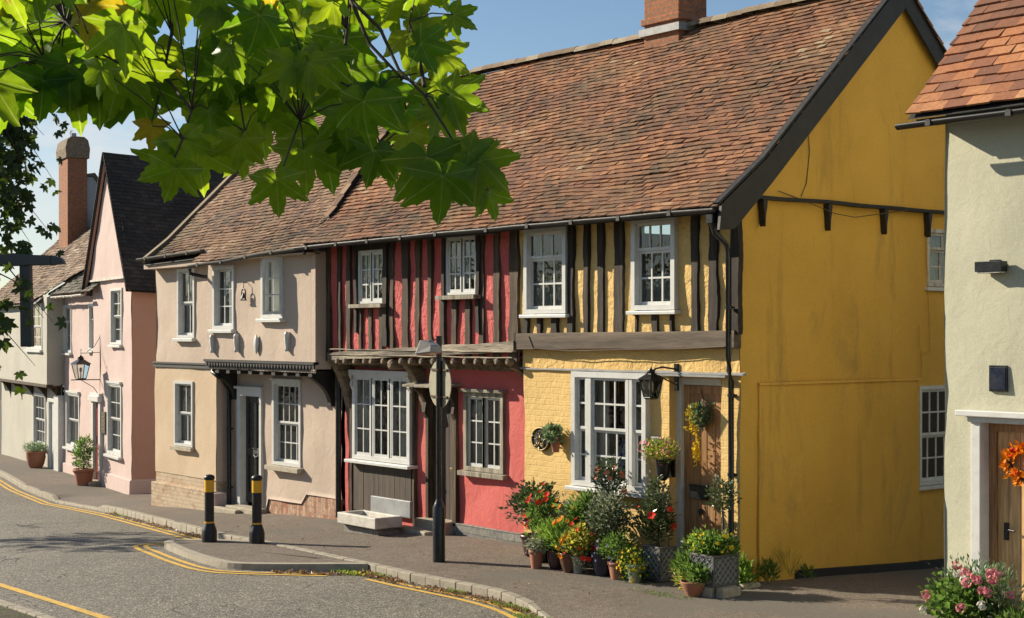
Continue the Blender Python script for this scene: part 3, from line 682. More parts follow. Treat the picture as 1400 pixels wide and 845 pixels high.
# side wall and gable
prof = [(-.50,4.45),(.25,5.02),(2.95,7.56)]
def gtop(y):
    yy = y if y < 2.95 else 5.9-y
    return 4.45+(yy+.5)*.76 if yy < .25 else 5.02+(yy-.25)*.9407
lw = (3.507, 4.212, 0.947, 2.286); uw = (3.684, 4.380, 3.628, 4.406)
lw = (3.49, 4.42, lw[2], lw[3]); uw = (3.66, 4.42, uw[2], uw[3])
wall(Y, M['yellow_side'], 0.0, 5.9, -.6, 4.70, 0.0, [hole(*lw), hole(*uw)], axis='x', outward=1, amp=.014, step=.25)
wall(Y, M['yellow_side'], .0, 5.9, 4.64, 7.6, .075, axis='x', outward=1, amp=.01, step=.12, top=lambda y: gtop(y)-.06, name='gable')
wall(Y, M['yellow_side'], .32, 3.44, -.6, 2.38, .03, axis='x', outward=1, amp=.010, step=.3, name='wall')
m = MB(); 
for i in range(20):
    a = .30+3.18*i/20; b = a+3.18/20; m.hexa([(.0,a,2.36),(.045,a,2.365),(.045,b,2.365),(.0,b,2.36),(.0,a,2.40),(.04,a,2.395),(.04,b,2.395),(.0,b,2.40)])
m.box(.0, .032, .305, .325, -.5, 2.36); m.box(-.01, .03, 3.44, 3.46, -.5, 2.36); m.build('render_edge', M['yellow_side'], Y)
m = MB(); n = 20
for i in range(n):
    a = .05+5.8*i/n; b = a+5.8/n; f = lambda y: 4.655+.014*noise.noise((y, 3, 3))
    m.hexa([(-.02,a,f(a)-.04),(.11,a,f(a)-.04),(.11,b,f(b)-.04),(-.02,b,f(b)-.04),(-.02,a,f(a)),(.115,a,f(a)),(.115,b,f(b)),(-.02,b,f(b))])
m.build('ledge', M['black_rough'], Y)
for yy in (.34, 1.55, 2.68, 3.62, 4.9):
    m = MB(); m.prism([(yy-.035,4.615),(yy-.035,4.55),(yy-.02,4.46),(yy-.012,4.32),(yy+.006,4.28),(yy+.014,4.42),(yy+.035,4.52),(yy+.045,4.615)], .005, .10, 'x'); m.build('bracket', M['black_rough'], Y, bevel=.006)
def T_side(vs): return [(-p[1], p[0], p[2]) for p in vs]
_add = MB.add
def add_side(s, vs, fs, r=None, mi=0, smooth=False): _add(s, T_side(vs), fs, r, mi, smooth)
MB.add = add_side
window(Y, *lw, 0.0, ((0,1,4,4),), fw=.05, proud=.02, sill=(.03,.05,.05,M['white']), curtain=None, inset_d=.03)
window(Y, *uw, 0.0, ((0,1,2,3),), mat=M['white_old'], fw=.05, proud=.02, sill=(.03,.05,.05,M['white']), curtain='net', inset_d=.03)
MB.add = _add
m = MB(); m.tube([(.05,3.5,2.4),(.05,3.5,2.75),(.05,3.45,2.8),(.05,3.44,3.1)], .008, 6); m.tube([(.02,3.62,4.4),(.02,3.7,3.2),(.02,3.72,2.75),(.03,3.5,2.72)], .006, 5); m.build('cable', M['yellow_side'], Y)
m = MB(); m.tube([(.12,.55,4.72),(.10,.9,4.66),(.12,1.6,4.5),(.12,2.0,4.47),(.12,2.6,4.55),(.12,3.1,4.62)], .006, 5); m.tube([(.09,1.0,4.68),(.09,1.1,4.85),(.09,1.16,5.25),(.09,1.12,5.6),(.09,1.0,5.8)], .006, 5); m.build('cable', M['brass'], Y)
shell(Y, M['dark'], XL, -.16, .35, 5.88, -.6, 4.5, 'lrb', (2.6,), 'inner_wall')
wall(Y, M['yellow_side'], XL, 0, -.6, 4.5, 5.9, axis='y', outward=1, step=1)
m = MB()
for k in range(10):
    a = .95+4.9*k/10; b = a+.49; m.hexa([(.0,a,-.7),(.05,a,-.7),(.05,b,-.7),(.0,b,-.7),(.0,a,gz(.1,a)+.11),(.05,a,gz(.1,a)+.10),(.05,b,gz(.1,b)+.10),(.0,b,gz(.1,b)+.11)])
m.build('plinth', M['black_rough'], Y)
# bargeboards
for sgn in (0, 1):
    m = MB(); pts = [(-.52,4.50),(.25,5.08),(2.95,7.63)]; lo = [(-.56,4.20),(-.30,4.22),(.33,4.78),(2.95,7.25)]
    out = pts+lo[::-1]
    if sgn: out = [(5.9-a, b) for a, b in out]
    m.prism(out, .155, .195, 'x'); m.build('bargeboard', M['black_rough'], Y)
    m = MB(); o2 = [(-.54,4.50),(.25,5.08),(2.95,7.63),(2.95,7.655),(.22,5.105),(-.56,4.52)]
    if sgn: o2 = [(5.9-a, b) for a, b in o2]
    m.prism(o2, .08, .175, 'x'); m.build('verge', M['black_rough'], Y)
    m = MB(); o3 = [(.0,4.72),(2.95,7.49),(2.95,7.44),(.0,4.66)]
    if sgn: o3 = [(5.9-a, b) for a, b in o3]
    m.prism(o3, .075, .158, 'x'); m.build('soffit', M['black_rough'], Y)
roof(Y, M['t_red'], prof, lambda t: XL, lambda t: .185, seed=1, amp=.035)
pr2 = [(6.4,4.45),(5.65,5.02),(2.95,7.56)]
roof(Y, M['t_red'], pr2, lambda t: XL, lambda t: .215, seed=2, gauge=.3, tw=.5)
ridge_run(Y, XL, .23, 2.95, 7.64, .105)
m = MB(); m.box(XL, .15, -.46, -.05, 4.46, 4.485); m.box(XL, .16, -.47, -.455, 4.40, 4.46); m.build('eaves_board', M['black_rough'], Y)
gutter(Y, -4.6, .12, -.55, 4.46, 4.455, mat=M['black_rough'])
pipe(Y, [(.02,-.53,4.42),(.02,-.53,4.33),(-.01,-.42,4.18),(.0,-.24,4.05),(.0,-.20,3.9),(.0,-.20,2.72),(-.03,-.16,2.55),(-.09,-.06,2.42),(-.09,-.06,1.4),(-.09,-.06,.02)], .036, clips=((0,-.2,3.3),(-.09,-.06,2.25),(-.09,-.06,1.3)))
m = MB(); m.box(-.03, .08, -.56, -.46, 4.28, 4.40); m.build('hopper', M['black'], Y, bevel=.01)
cx0 = -4.55; ch = MB(); ch.box(-4.50, -3.75, 2.72, 3.32, 6.9, 8.9); ch.box(-4.54, -3.71, 2.68, 3.36, 7.72, 7.82)
chim = ch.build('chimney', M['chimney'], Y, bevel=.01)
m = MB(); m.box(-4.56, -3.69, 2.66, 3.38, 7.55, 7.66); m.build('flashing', M['lead'], chim)
m = MB(); m.tube([(-1.916, -.142, 2.783), (-2.923, -.142, 2.755), (-3.725, -.142, 2.788), (-3.820, -.142, 2.949)], .007, 5)
m.tube([(-1.916, -.142, 2.783), (-0.857, -.142, 2.801), (-0.120, -.142, 2.834)], .007, 5); m.build('cable', M['beam'], Y)

# ================================================================== RED HOUSE
Rr = thing('timber_framed_house', 'crimson cottage with jettied upper floor of weathered oak studs', 'house', (-6.6, 0, 0))
W1 = (-8.231, -7.491, 3.468, 4.321); W2 = (-5.832, -5.077, 3.561, 4.435)
wall(Rr, M['red'], PARTY+.02, XL, 2.60, 4.62, -.05, [hole(*W1), hole(*W2)], step=.12, amp=.02)
zb2 = 2.787
def S2(lst, z1, mat):
    for i, (a, b) in enumerate(lst): stud(Rr, (a+b)/2, b-a, zb2-.26, z1, -.06, mat, .03, i+60)
S2([(-9.247,-9.098),(-8.882,-8.759),(-8.596,-8.464),(-7.357,-7.213),(-7.012,-6.813),(-6.642,-6.512),(-6.320,-6.212),(-5.042,-4.903),(-4.690,-4.544)], 4.58, M['stud'])
S2([(-4.333,-4.129)], 4.58, M['stud'])
S2([(-8.241,-8.144),(-7.937,-7.831),(-7.649,-7.528)], W1[2]-.04, M['stud'])
S2([(-5.999,-5.887),(-5.703,-5.565),(-5.372,-5.230)], W2[2]-.04, M['stud'])
for i, (a, b) in enumerate([(W1[0]-.10, W1[0]), (W1[1], W1[1]+.13), (W2[0]-.09, W2[0]), (W2[1], W2[1]+.10)]):
    stud(Rr, (a+b)/2, b-a, 3.0 if i in (0, 3) else zb2, 4.58, -.06, M['black_stud'], .06, i+90, 'window_post')
for Wn in (W1, W2):
    window(Rr, *Wn, -.06, ((0,.48,2,3),(.52,1,2,3)) if Wn is W1 else ((0,.48,2,3),(.52,1,2,3)), fw=.04, proud=.03, sash=False, sill=(.10,.16,.06,M['frame_old']), curtain='sides', inset_d=-.0, bar=.022)
    m = MB(); m.box(Wn[0]-.12, Wn[1]+.14, -.13, -.04, Wn[3]+.004, Wn[3]+.13); m.build('lintel', M['black_stud'], Rr)
beam(Rr, -9.070, XL-.02, -.15, .02, 2.540, 2.673, 2.733, 2.877, M['bress'], .02, 'bressummer', 60, 3)
m = MB(); 
for k in range(2): m.tube([(x, -.155, 2.677+(.05 if k else -.035)+.012*noise.noise((x*2, k, 0))) for x in fr(-9.002, XL-.05, 50)], .012, 5)
m.build('moulding', M['bress'], Rr)
RY = .30
for i, x in enumerate(fr(-8.776, -4.218, 17)):
    x += U(-.04, .04); big = i == 6; r = .085 if big else .058; z = 2.578-.02+(x+6.6)*.012-(.05 if big else 0); m = MB()
    n = 8; vs = []
    for yy, rr_ in ((-.19, .55), (-.17, .9), (-.14, 1), (RY+.02, 1)):
        for k in range(n): t = 2*PI*(k+.5)/n; vs.append((x+math.cos(t)*r*rr_*U(.93,1.07), yy, z+math.sin(t)*r*rr_))
    m.add(vs, [(j*n+k, j*n+(k+1) % n, (j+1)*n+(k+1) % n, (j+1)*n+k) for j in range(3) for k in range(n)]+[tuple(range(n))[::-1]]); m.build('joist', M['joist'], Rr)
m = MB(); m.box(PARTY, XL-.0, -.04, RY+.3, 2.634-.005, 2.634+.03); m.build('jetty_boards', M['joist'], Rr)
beam(Rr, PARTY+.1, XL-.02, RY-.06, RY+.02, 2.44, 2.60, 2.44, 2.60, M['joist'], .015, 'beam')
RB = (-8.833, -7.171, 0.918, 2.338); RW = (-5.851, -4.892, 0.935, 2.109); RD = (-6.779, -6.129, 0.102, 2.087)
wall(Rr, M['red_low'], PARTY, -4.1, -.3, 2.75, RY, [hole(RB[0],RB[1],RB[2]-.75,RB[3],.03), hole(*RW), (RD[0]+.01, RD[1]-.01, -.3, RD[3])], step=.14, amp=.016, bottom=None)
window(Rr, *RB, RY-.06, ((0,.30,2,3),(.35,.645,2,3),(.695,1,2,3)), fw=.075, proud=.06, sash=False, sill=(.09,.16,.05,M['white']), curtain='sides', cornice=True, inset_d=-.03, bar=.02, wall_jamb=.16)
for x in (RB[0]-.03, RB[1]-.03):
    m = MB(); z = RB[3]; m.prism([(RY-.11,z-.28),(RY-.15,z-.2),(RY-.13,z-.12),(RY-.17,z-.04),(RY-.17,z),(RY-.06,z),(RY-.06,z-.28)], x, x+.06, 'x'); m.build('corbel', M['white_old'], Rr)
az = 0.065; m = MB(); nb = 11; ax0, ax1 = RB[0]-.02, RB[1]-.02
for k in range(nb): a = ax0+(ax1-ax0)*k/nb; m.box(a, a+(ax1-ax0)/nb-.006, RY-.075-U(0,.006), RY-.03, az, RB[2]-.062)
m.box(ax0, ax1, RY-.04, RY-.01, az, RB[2]-.062); m.build('boarded_apron', M['apron'], Rr)
for (a, b, nm, z1) in ((RB[1]+.0, RB[1]+.075, 'post', 2.5), (RB[0]-.16, RB[0]-.08, 'post', 2.5)):
    stud(Rr, (a+b)/2, b-a, -.1, z1, RY-.02, M['stud'], .05, int(a*10), nm)
# curved brackets under the jetty
def brace(P, x, w, z0, z1, y0, y1, mat, name='bracket'):
    m = MB(); n = 10; o = []; i_ = []
    for k in range(n+1):
        t = k/n; o.append((y1-(y1-y0)*math.sin(t*PI/2), z0+(z1-z0)*(1-math.cos(t*PI/2)) if False else z0+(z1-z0)*t)); 
    cu = [(y1-(y1-y0)*(t**2.2), z0+(z1-z0)*t) for t in [k/n for k in range(n+1)]]
    pts = [(a, b) for a, b in cu]+[(y1+.10, z1)]+[(y1+.10, z0)]
    m.prism(pts, x-w/2, x+w/2, 'x'); return m.build(name, mat, P, bevel=.008)
brace(Rr, PARTY+.16, .15, 1.3, 2.55, -.10, RY-.02, M['joist']); brace(Rr, -6.969, .12, 1.75, 2.55, -.12, RY-.02, M['joist']); brace(Rr, XL-.12, .12, 2.1, 2.5, -.10, RY-.02, M['joist'])
# window with old timber surround
window(Rr, *RW, RY, ((0,.47,2,3),(.53,1,2,3)), mat=M['frame_old'], fw=.07, proud=.05, sash=False, sill=(.08,.11,.07,M['frame_old']), curtain='sides', inset_d=.0, bar=.02)
m = MB(); m.box(RW[0]-.05, RW[1]+.06, RY-.11, RY-.0, RW[3]+.002, RW[3]+.05); m.build('lintel', M['frame_old'], Rr, bevel=.008)
# plank door under a shelf hood
m = MB(); nb = 5; a0, a1 = RD[0]+.02, RD[1]-.02
for k in range(nb): a = a0+(a1-a0)*k/nb; m.box(a, a+(a1-a0)/nb-.008, RY+.09, RY+.12, .12, RD[3]-.05)
m.box(a0, a1, RY+.12, RY+.14, .12, RD[3]); dd = m.build('door', M['old_door'], Rr)
m = MB(); m.box(a0+.40, a0+.56, RY+.07, RY+.09, .86, .92); m.build('letterbox', M['brass'], dd, bevel=.004)
m = MB(); c = (a0+.5, RY+.075, 1.55)
m.tube([(c[0]+.07*math.cos(t), c[1], c[2]+.10*math.sin(t)) for t in fr(PI*1.35, PI*3.65*.5+PI*.8, 12)], .016, 6); m.tube([(c[0], c[1], c[2]+.1), (c[0], c[1], c[2]+.2)], .012, 6); m.build('knocker', M['black'], dd)
m = MB(); m.box(RD[0]-.06, RD[0]+.02, RY-.05, RY+.1, .05, RD[3]+.05); m.box(RD[1]-.02, RD[1]+.09, RY-.05, RY+.1, .05, RD[3]+.05); m.box(RD[0]+.02, RD[1]-.02, RY-.04, RY+.1, RD[3]-.06, RD[3]+.05); m.build('door_frame', M['stud'], Rr, bevel=.008)
m = MB(); m.hexa([(RD[0]-.28,RY-.34,RD[3]+.07),(RD[1]+.18,RY-.34,RD[3]+.07),(RD[1]+.18,RY,RD[3]+.11),(RD[0]-.28,RY,RD[3]+.11),(RD[0]-.28,RY-.34,RD[3]+.11),(RD[1]+.18,RY-.34,RD[3]+.11),(RD[1]+.18,RY,RD[3]+.15),(RD[0]-.28,RY,RD[3]+.15)]); hd = m.build('hood', M['frame_old'], Rr, bevel=.008)
for x in (RD[0]-.08, RD[1]+.02): m = MB(); z = RD[3]+.08; m.prism([(RY-.05,z-.5),(RY-.10,z-.4),(RY-.07,z-.25),(RY-.16,z-.12),(RY-.26,z-.05),(RY-.26,z),(RY-.05,z)], x, x+.07, 'x'); m.build('hood_bracket', M['stud'], hd)
m = MB(); m.box(RD[0]-.12, RD[1]+.02, RY-.22, RY+.1, -.3, .12); m.hexa([(RD[0]-.45,-.12,-.3),(RD[1]-.15,-.16,-.3),(RD[1]-.05,RY-.22,-.3),(RD[0]-.35,RY-.22,-.3),(RD[0]-.45,-.12,-.02),(RD[1]-.15,-.16,-.02),(RD[1]-.05,RY-.22,-.01),(RD[0]-.35,RY-.22,-.01)]); m.build('doorstep', M['stone'], Rr, bevel=.02)
m = MB(); m.box(RD[1]+.0, -4.08, RY-.05, RY+.03, -.4, .11); m.box(ax1+.1, RD[0]-.12, RY-.06, RY+.03, -.4, .02); m.build('plinth', M['blue_brick'], Rr, bevel=.008)
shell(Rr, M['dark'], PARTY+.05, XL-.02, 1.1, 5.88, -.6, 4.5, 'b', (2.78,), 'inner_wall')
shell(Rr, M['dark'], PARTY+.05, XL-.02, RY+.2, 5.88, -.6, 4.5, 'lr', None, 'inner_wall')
def xdiag(t):   # the red roof's left verge leans left as it climbs
    return -9.25-1.05*t
prr = [(-.50,4.44),(.25,5.02),(2.95,7.56)]
roof(Rr, M['t_red'], prr, xdiag, lambda t: XL, seed=1, amp=.035)
ridge_run(Rr, -10.3, XL, 2.95, 7.64, .105, 5)
m = MB()
for (ya, za, ta), (yb, zb_, tb) in zip([(-.5,4.44,0),(.25,5.02,.203),(2.95,7.56,1)], [(.25,5.02,.203),(2.95,7.56,1)]):
    xa, xb = xdiag(ta), xdiag(tb); m.hexa([(xa-.02,ya,za-.16),(xa+.03,ya,za-.16),(xb+.03,yb,zb_-.16),(xb-.02,yb,zb_-.16),(xa-.02,ya,za+.03),(xa+.03,ya,za+.03),(xb+.03,yb,zb_+.03),(xb-.02,yb,zb_+.03)])
m.build('bargeboard', M['black_rough'], Rr)
m = MB(); m.box(PARTY, XL, -.46, -.03, 4.44, 4.465); m.box(PARTY, XL, -.47, -.455, 4.38, 4.44); m.build('eaves_board', M['black_rough'], Rr)
gutter(Rr, -9.4, -4.55, -.55, 4.42, 4.46, mat=M['black_rough'])
# ================================================================== CREAM HOUSE
Cc = thing('jettied_house', 'pale beige rendered cottage, half of it jettied over a black door', 'house', (-12.5, 0, -.3))
CL = -15.82; CJ = -13.109; CB = -13.211
A = (-14.832, -14.102, 2.901, 4.250); B = (-12.878, -12.065, 3.067, 4.231); C_ = (-11.080, -10.321, 3.254, 4.335)
wall(Cc, M['cream'], CL, CJ, 2.35, 4.40, 0.0, [hole(*A)], step=.2, amp=.015)
wall(Cc, M['cream'], CJ, PARTY-.02, 2.33, 4.50, -.25, [hole(*B), hole(*C_)], step=.2, amp=.015)
m = MB(); m.add([(CJ,-.25,2.33),(CJ,0,2.33),(CJ,0,4.42),(CJ,-.25,4.42)], [(0,1,2,3)]); m.build('wall', M['cream'], Cc)
m = MB(); m.box(PARTY-.14, PARTY+.0, -.29, .02, 2.36, 4.35); m.prism([(PARTY-.14,4.35),(PARTY,4.35),(PARTY-.07,4.43)], -.29, -.22); m.build('end_board', M['cream'], Cc)
m = MB(); m.box(PARTY-.17, PARTY-.145, -.275, -.24, 2.36, 4.42); m.build('corner_strip', M['gutter_grey'], Cc)
E_ = (-14.927, -14.133, 0.794, 2.061); Fd = (-12.867, -11.978, -0.271, 1.959); G_ = (-11.593, -10.597, 0.631, 2.141)
pb = 0.218
wall(Cc, M['cream_low'], CL, CB, pb, 2.42, -.02, [hole(*E_)], step=.2, amp=.012)
m = MB(); m.add([(CB,-.02,pb-.02),(CB,.30,pb-.02),(CB,.30,2.42),(CB,-.02,2.42)], [(0,1,2,3)]); m.build('wall', M['cream'], Cc)
m = MB(); m.box(CL, CB-.05, .0, .3, -.9, pb); m.box(CL-.03, CB-.0, -.09, .3, -.9, pb-.20); pl = m.build('plinth', M['rubble'], Cc, bevel=.015)
m = MB(); m.box(CB-.10, CB+.12, -.12, .3, -.8, pb-.22); m.build('plinth_pier', M['pink'], Cc, bevel=.02)
zl = -0.079
wall(Cc, M['cream'], CB, PARTY-.08, -.5, 2.36, .27, [hole(*G_), (Fd[0], Fd[1], -.5, Fd[3])], step=.2, amp=.014, bottom=lambda x: (.18 if x > -10.609 else -.0-.012*(-x-10.5)) if x > Fd[1] else -.5)
m = MB(); m.box(Fd[1]+.02, PARTY-.1, .30, .5, -.6, .1); m.box(-10.584, PARTY-.1, .285, .4, -.6, .19); m.build('plinth', M['rubble2'], Cc, bevel=.01)
window(Cc, *A, -.0, ((0,1,2,2),), fw=.06, proud=.03, sill=(.05,.10,.06,M['white']), curtain='sides', inset_d=.05)
window(Cc, *B, -.25, ((0,1,3,3),), fw=.07, proud=.03, sash=False, sill=(.05,.10,.06,M['white']), curtain='sides', inset_d=.07, bar=.022)
wc = window(Cc, *C_, -.25, ((0,.5,2,3),), fw=.07, proud=.03, sash=False, sill=(.05,.10,.06,M['white']), curtain='sides', inset_d=.07)
# the right casement stands open
cx = C_[1]-.07; cw = (C_[1]-C_[0]-.14)*.5; ca = math.radians(62); m = MB(); g = MB()
def CS(u, v, z): return (cx-u*math.cos(ca)+v*math.sin(ca), -.26-u*math.sin(ca)-v*math.cos(ca), z)
def cbox(mm, u0, u1, z0, z1, t=.03): mm.hexa([CS(u0,0,z0),CS(u1,0,z0),CS(u1,t,z0),CS(u0,t,z0),CS(u0,0,z1),CS(u1,0,z1),CS(u1,t,z1),CS(u0,t,z1)])
z0, z1 = C_[2]+.07, C_[3]-.07; cbox(m, 0, .035, z0, z1); cbox(m, cw-.035, cw, z0, z1); cbox(m, .035, cw-.035, z0, z0+.045); cbox(m, .035, cw-.035, z1-.035, z1)
cbox(m, cw/2-.01, cw/2+.01, z0+.045, z1-.035, .02)
for k in (1, 2): zz = z0+.045+(z1-z0-.08)*k/3; cbox(m, .035, cw-.035, zz-.01, zz+.01, .02)
m.build('casement', M['white'], wc); g.add([CS(.03,.012,z0+.04),CS(cw-.03,.012,z0+.04),CS(cw-.03,.012,z1-.03),CS(.03,.012,z1-.03)], [(0,1,2,3)]); g.build('pane', M['glass'], wc)
window(Cc, *E_, -.02, ((0,1,2,2),), fw=.055, proud=.03, sill=(.05,.09,.07,M['stone']), curtain='left', inset_d=.05)
window(Cc, *G_, .27, ((0,1,4,4),), fw=.065, proud=.03, sill=(.08,.14,.08,M['stone']), curtain='half', inset_d=.05, bar=.018)
m = MB(); m.box(G_[0]-.03, G_[1]+.03, .20, .27, G_[3]+.0, G_[3]+.045); m.build('lintel', M['white'], Cc, bevel=.006)
m = MB(); zt = Fd[3]; m.box(Fd[0]-.0, Fd[0]+.13, .22, .40, -.22, zt); m.box(Fd[1]-.05, Fd[1]+.03, .22, .40, -.22, zt); m.box(Fd[0]+.13, Fd[1]-.05, .22, .40, zt-.13, zt); m.box(Fd[0]-.05, Fd[1]+.06, .18, .40, zt, zt+.05); m.build('door_frame', M['white'], Cc, bevel=.006)
a, b = Fd[0]+.135, Fd[1]-.055; m = MB(); zt -= .135; m.box(a, b, .36, .40, -.15, zt)
for (u0, u1) in ((.0,.13),(.435,.565),(.87,1)): m.box(a+(b-a)*u0, a+(b-a)*u1, .342, .36, -.15, zt)
for (q0, q1) in ((zt-.14, zt), (.72, .86), (-.15, .04)): m.box(a, b, .345, .36, q0, q1)
dd = m.build('door', M['black'], Cc, bevel=.005)
m = MB(); m.box(a+.30, a+.56, .33, .345, .76, .82); m.tube([(a+.34,.32,.74),(a+.43,.30,.70),(a+.52,.32,.74)], .012, 6); m.build('door_handle', M['grey_metal'], dd)
m = MB(); m.box(Fd[0]-.0, Fd[1]+.15, -.02, .3, -.8, -.20); m.box(Fd[0]-.35, Fd[1]-.25, -.15, -.03, -.8, -.235); m.build('doorstep', M['stone'], Cc, bevel=.02)
# jetty moulding
jz0, jz1 = 2.361, 2.501
m = MB(); m.box(CJ-.02, PARTY-.0, -.33, -.22, jz1-.035, jz1+.01); m.box(CJ, PARTY-.0, -.27, .28, jz0-.01, jz0+.03)
x = CJ+.02
while x < PARTY-.08: m.prism([(x,jz1-.035),(x+.03,jz0+.03),(x+.065,jz0+.03),(x+.09,jz1-.035)], -.315, -.27); x += .105
m.build('jetty_moulding', M['black_rough'], Cc)
for k in range(9):
    x = CJ+.35+k*(PARTY-CJ-.6)/8; m = MB(); m.box(x-.06, x+.06, -.24, .28, jz0-.10, jz0-.01); m.build('joist', M['black_rough'], Cc)
m = MB(); m.box(CL-.02, CJ, -.05, .0, 2.314, 2.407); m.box(CL-.02, CJ, -.07, .0, 2.385, 2.414+.01); m.build('string_course', M['gutter_grey'], Cc, bevel=.006)
brace(Cc, CJ+.12, .12, 1.75, jz0-.1, -.2, .20, M['black_rough']); brace(Cc, PARTY-.35, .12, 1.75, jz0-.1, -.22, .20, M['black_rough'])
pipe(Cc, [(CJ-.02,-.10,2.36),(CJ+.02,-.16,2.27),(CJ+.28,-.16,2.17),(CB+.12,.05,2.10),(CB+.15,.17,1.9),(CB+.15,.17,-.32)], .042, clips=((CB+.15,.17,1.2),(CB+.15,.17,.1)))
pipe(Cc, [(PARTY-.03,.18,2.3),(PARTY-.03,.18,-.1)], .05)
m = MB(); m.box(CJ-.06, CJ-.035, -.05, -.01, 2.4, 4.1); m.build('corner_strip', M['gutter_grey'], Cc)
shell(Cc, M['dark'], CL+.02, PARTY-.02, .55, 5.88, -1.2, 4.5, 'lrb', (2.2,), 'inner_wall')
prc = [(-.50,4.34),(.25,4.90),(2.95,7.46)]
def gc(x, y, z): return (x, y, z-.018*max(0, -9.5-x)*(1-max(0, min(1, y/3))))
roof(Cc, M['t_brn'], prc, lambda t: CL+.1, xdiag, seed=4, amp=.04, fx=gc, skip=lambda x, s: x < CJ-.1 and s < .22, u0=.24)
ridge_run(Cc, CL+.1, -10.3, 2.95, 7.52, .1, 6)
m = MB(); mt_ = MB(); P_ = [(t, -.5+(.75*t/.203 if t < .203 else .75+2.7*(t-.203)/.797), 4.36+(.56*t/.203 if t < .203 else .56+2.56*(t-.203)/.797)) for t in fr(.16, .9, 14)]
for (t0, y0, z0), (t1, y1, z1) in zip(P_, P_[1:]):
    h0, h1 = .16+.22*min(1, (t0-.16)*3), .16+.22*min(1, (t1-.16)*3); xa, xb = xdiag(t0)+.04, xdiag(t1)+.04
    m.hexa([(xa-.10,y0,z0-.05),(xa,y0,z0-.05),(xb,y1,z1-.05),(xb-.10,y1,z1-.05),(xa-.10,y0,z0+h0),(xa,y0,z0+h0),(xb,y1,z1+h1),(xb-.10,y1,z1+h1)])
    for k in range(2): mt_.hexa([(xa-.34+.19*k,y0-.02,z0+h0-.10+.11*k),(xa-.16+.15*k,y0-.02,z0+h0-.01+.0*k),(xb-.16+.15*k,y1,z1+h1-.01),(xb-.34+.19*k,y1,z1+h1-.10+.11*k),(xa-.34+.19*k,y0-.02,z0+h0-.08+.11*k),(xa-.16+.15*k,y0-.02,z0+h0+.02),(xb-.16+.15*k,y1,z1+h1+.015),(xb-.34+.19*k,y1,z1+h1-.085+.11*k)])
vg = m.build('shaded_verge', M['black_rough'], Cc); mt_.build('verge', M['t_brn'], vg)  # black strip paints the shade on the step between the two roofs
roof(Cc, M['t_brn'], [(6.4,4.34),(5.65,4.90),(2.95,7.46)], lambda t: CL+.1, lambda t: -10, seed=2, gauge=.3, tw=.5)
m = MB(); m.prism([gc(CL,a,b)[1:] for a, b in [(-.3,4.50),(.25,4.93),(2.95,7.49),(2.95,7.57),(.22,5.02),(-.34,4.58)]], CL+.02, CL+.16, 'x'); m.build('verge', M['ridge'], Cc)
wall(Cc, M['cream'], -.0, 5.9, -.9, 7.4, CL, axis='x', step=.3, amp=0, top=lambda y: gc(CL, y, (4.34+(min(y,5.9-y)+.5)*.75 if min(y,5.9-y) < .25 else 4.90+(min(y,5.9-y)-.25)*.948))[2]-.05)
m = MB(); m.box(CJ, PARTY, -.46, -.2, 4.31, 4.335); m.box(CL, CJ, -.26, .02, 4.27, 4.36); m.build('eaves_board', M['cream'], Cc)
gutter(Cc, CJ-.2, -9.38, -.52, 4.25, 4.42, mat=M['gutter_grey'], wav=.02)
gutter(Cc, CL-.1, CJ-.05, -.33, 4.484, 4.547, mat=M['gutter_grey'])
m = MB(); m.tube([(CJ-.18,-.52,4.19),(CJ-.17,-.52,4.10),(CJ-.1,-.30,4.05),(CJ-.03,-.06,4.03)], .035, 8); m.build('downpipe', M['black'], Cc)
# ================================================================== PINK GABLED HOUSE (turned with the bend of the street)
PA = math.radians(-9.7); PO = (-21.0, 1.74, -.8)
def pthing(n, l, c, group=None):
    o = thing(n, l, c, PO, PA, group); OFF[o] = Vector((0, 0, -.8)); return o
G1 = pthing('gabled_house', 'pink rendered house with steep narrow front gable and mossy roof toned dark for shade', 'house')
pw1 = (-1.474, -0.412, 2.719, 4.073); pw2 = (-1.792, -0.446, 0.050, 1.781); pdo = (-3.192, -2.334, -0.709, 1.457)
wall(G1, M['pink'], -3.3, .42, -1.2, 4.34, 0.0, [hole(*pw1), hole(*pw2), (pdo[0], pdo[1], -1.3, pdo[3])], step=.25, amp=.015)
wall(G1, M['pink'], -3.42, .50, 4.30, 7.25, -.07, step=.11, amp=.01, top=lambda x: 4.30+(1.96-abs(x+1.46))*1.545, name='gable')
m = MB(); m.box(-3.36, .46, -.10, .01, 4.28, 4.33); m.build('ledge', M['white_old'], G1)
wall(G1, M['pink_shade'], 0, 6.2, -1.3, 4.5, .42, axis='x', outward=1, step=.4, amp=.012)
wall(G1, M['pink'], 0, 6.2, -1.3, 4.5, -3.3, axis='x', outward=-1, step=.6, amp=0)
m = MB(); m.hexa([(pdo[1]+.15,-.09,-1.3),(.47,-.09,-1.3),(.47,.0,-1.3),(pdo[1]+.15,.0,-1.3),(pdo[1]+.15,-.06,-.45),(.45,-.06,-.45),(.45,.0,-.42),(pdo[1]+.15,.0,-.42)]); m.hexa([(.42,-.06,-1.3),(.47,-.06,-1.3),(.47,5,-1.3),(.42,5,-1.3),(.42,-.03,-.42),(.45,-.03,-.45),(.45,5,-.45),(.42,5,-.42)]); m.build('plinth', M['pink'], G1)
window(G1, *pw1, 0, ((0,1,2,4),), fw=.06, proud=.03, sill=(.04,.09,.06,M['white']), curtain='left', inset_d=.05)
window(G1, *pw2, 0, ((0,1,2,4),), fw=.08, proud=.03, sill=(.05,.11,.06,M['white']), curtain='left', cornice=True, inset_d=.05)
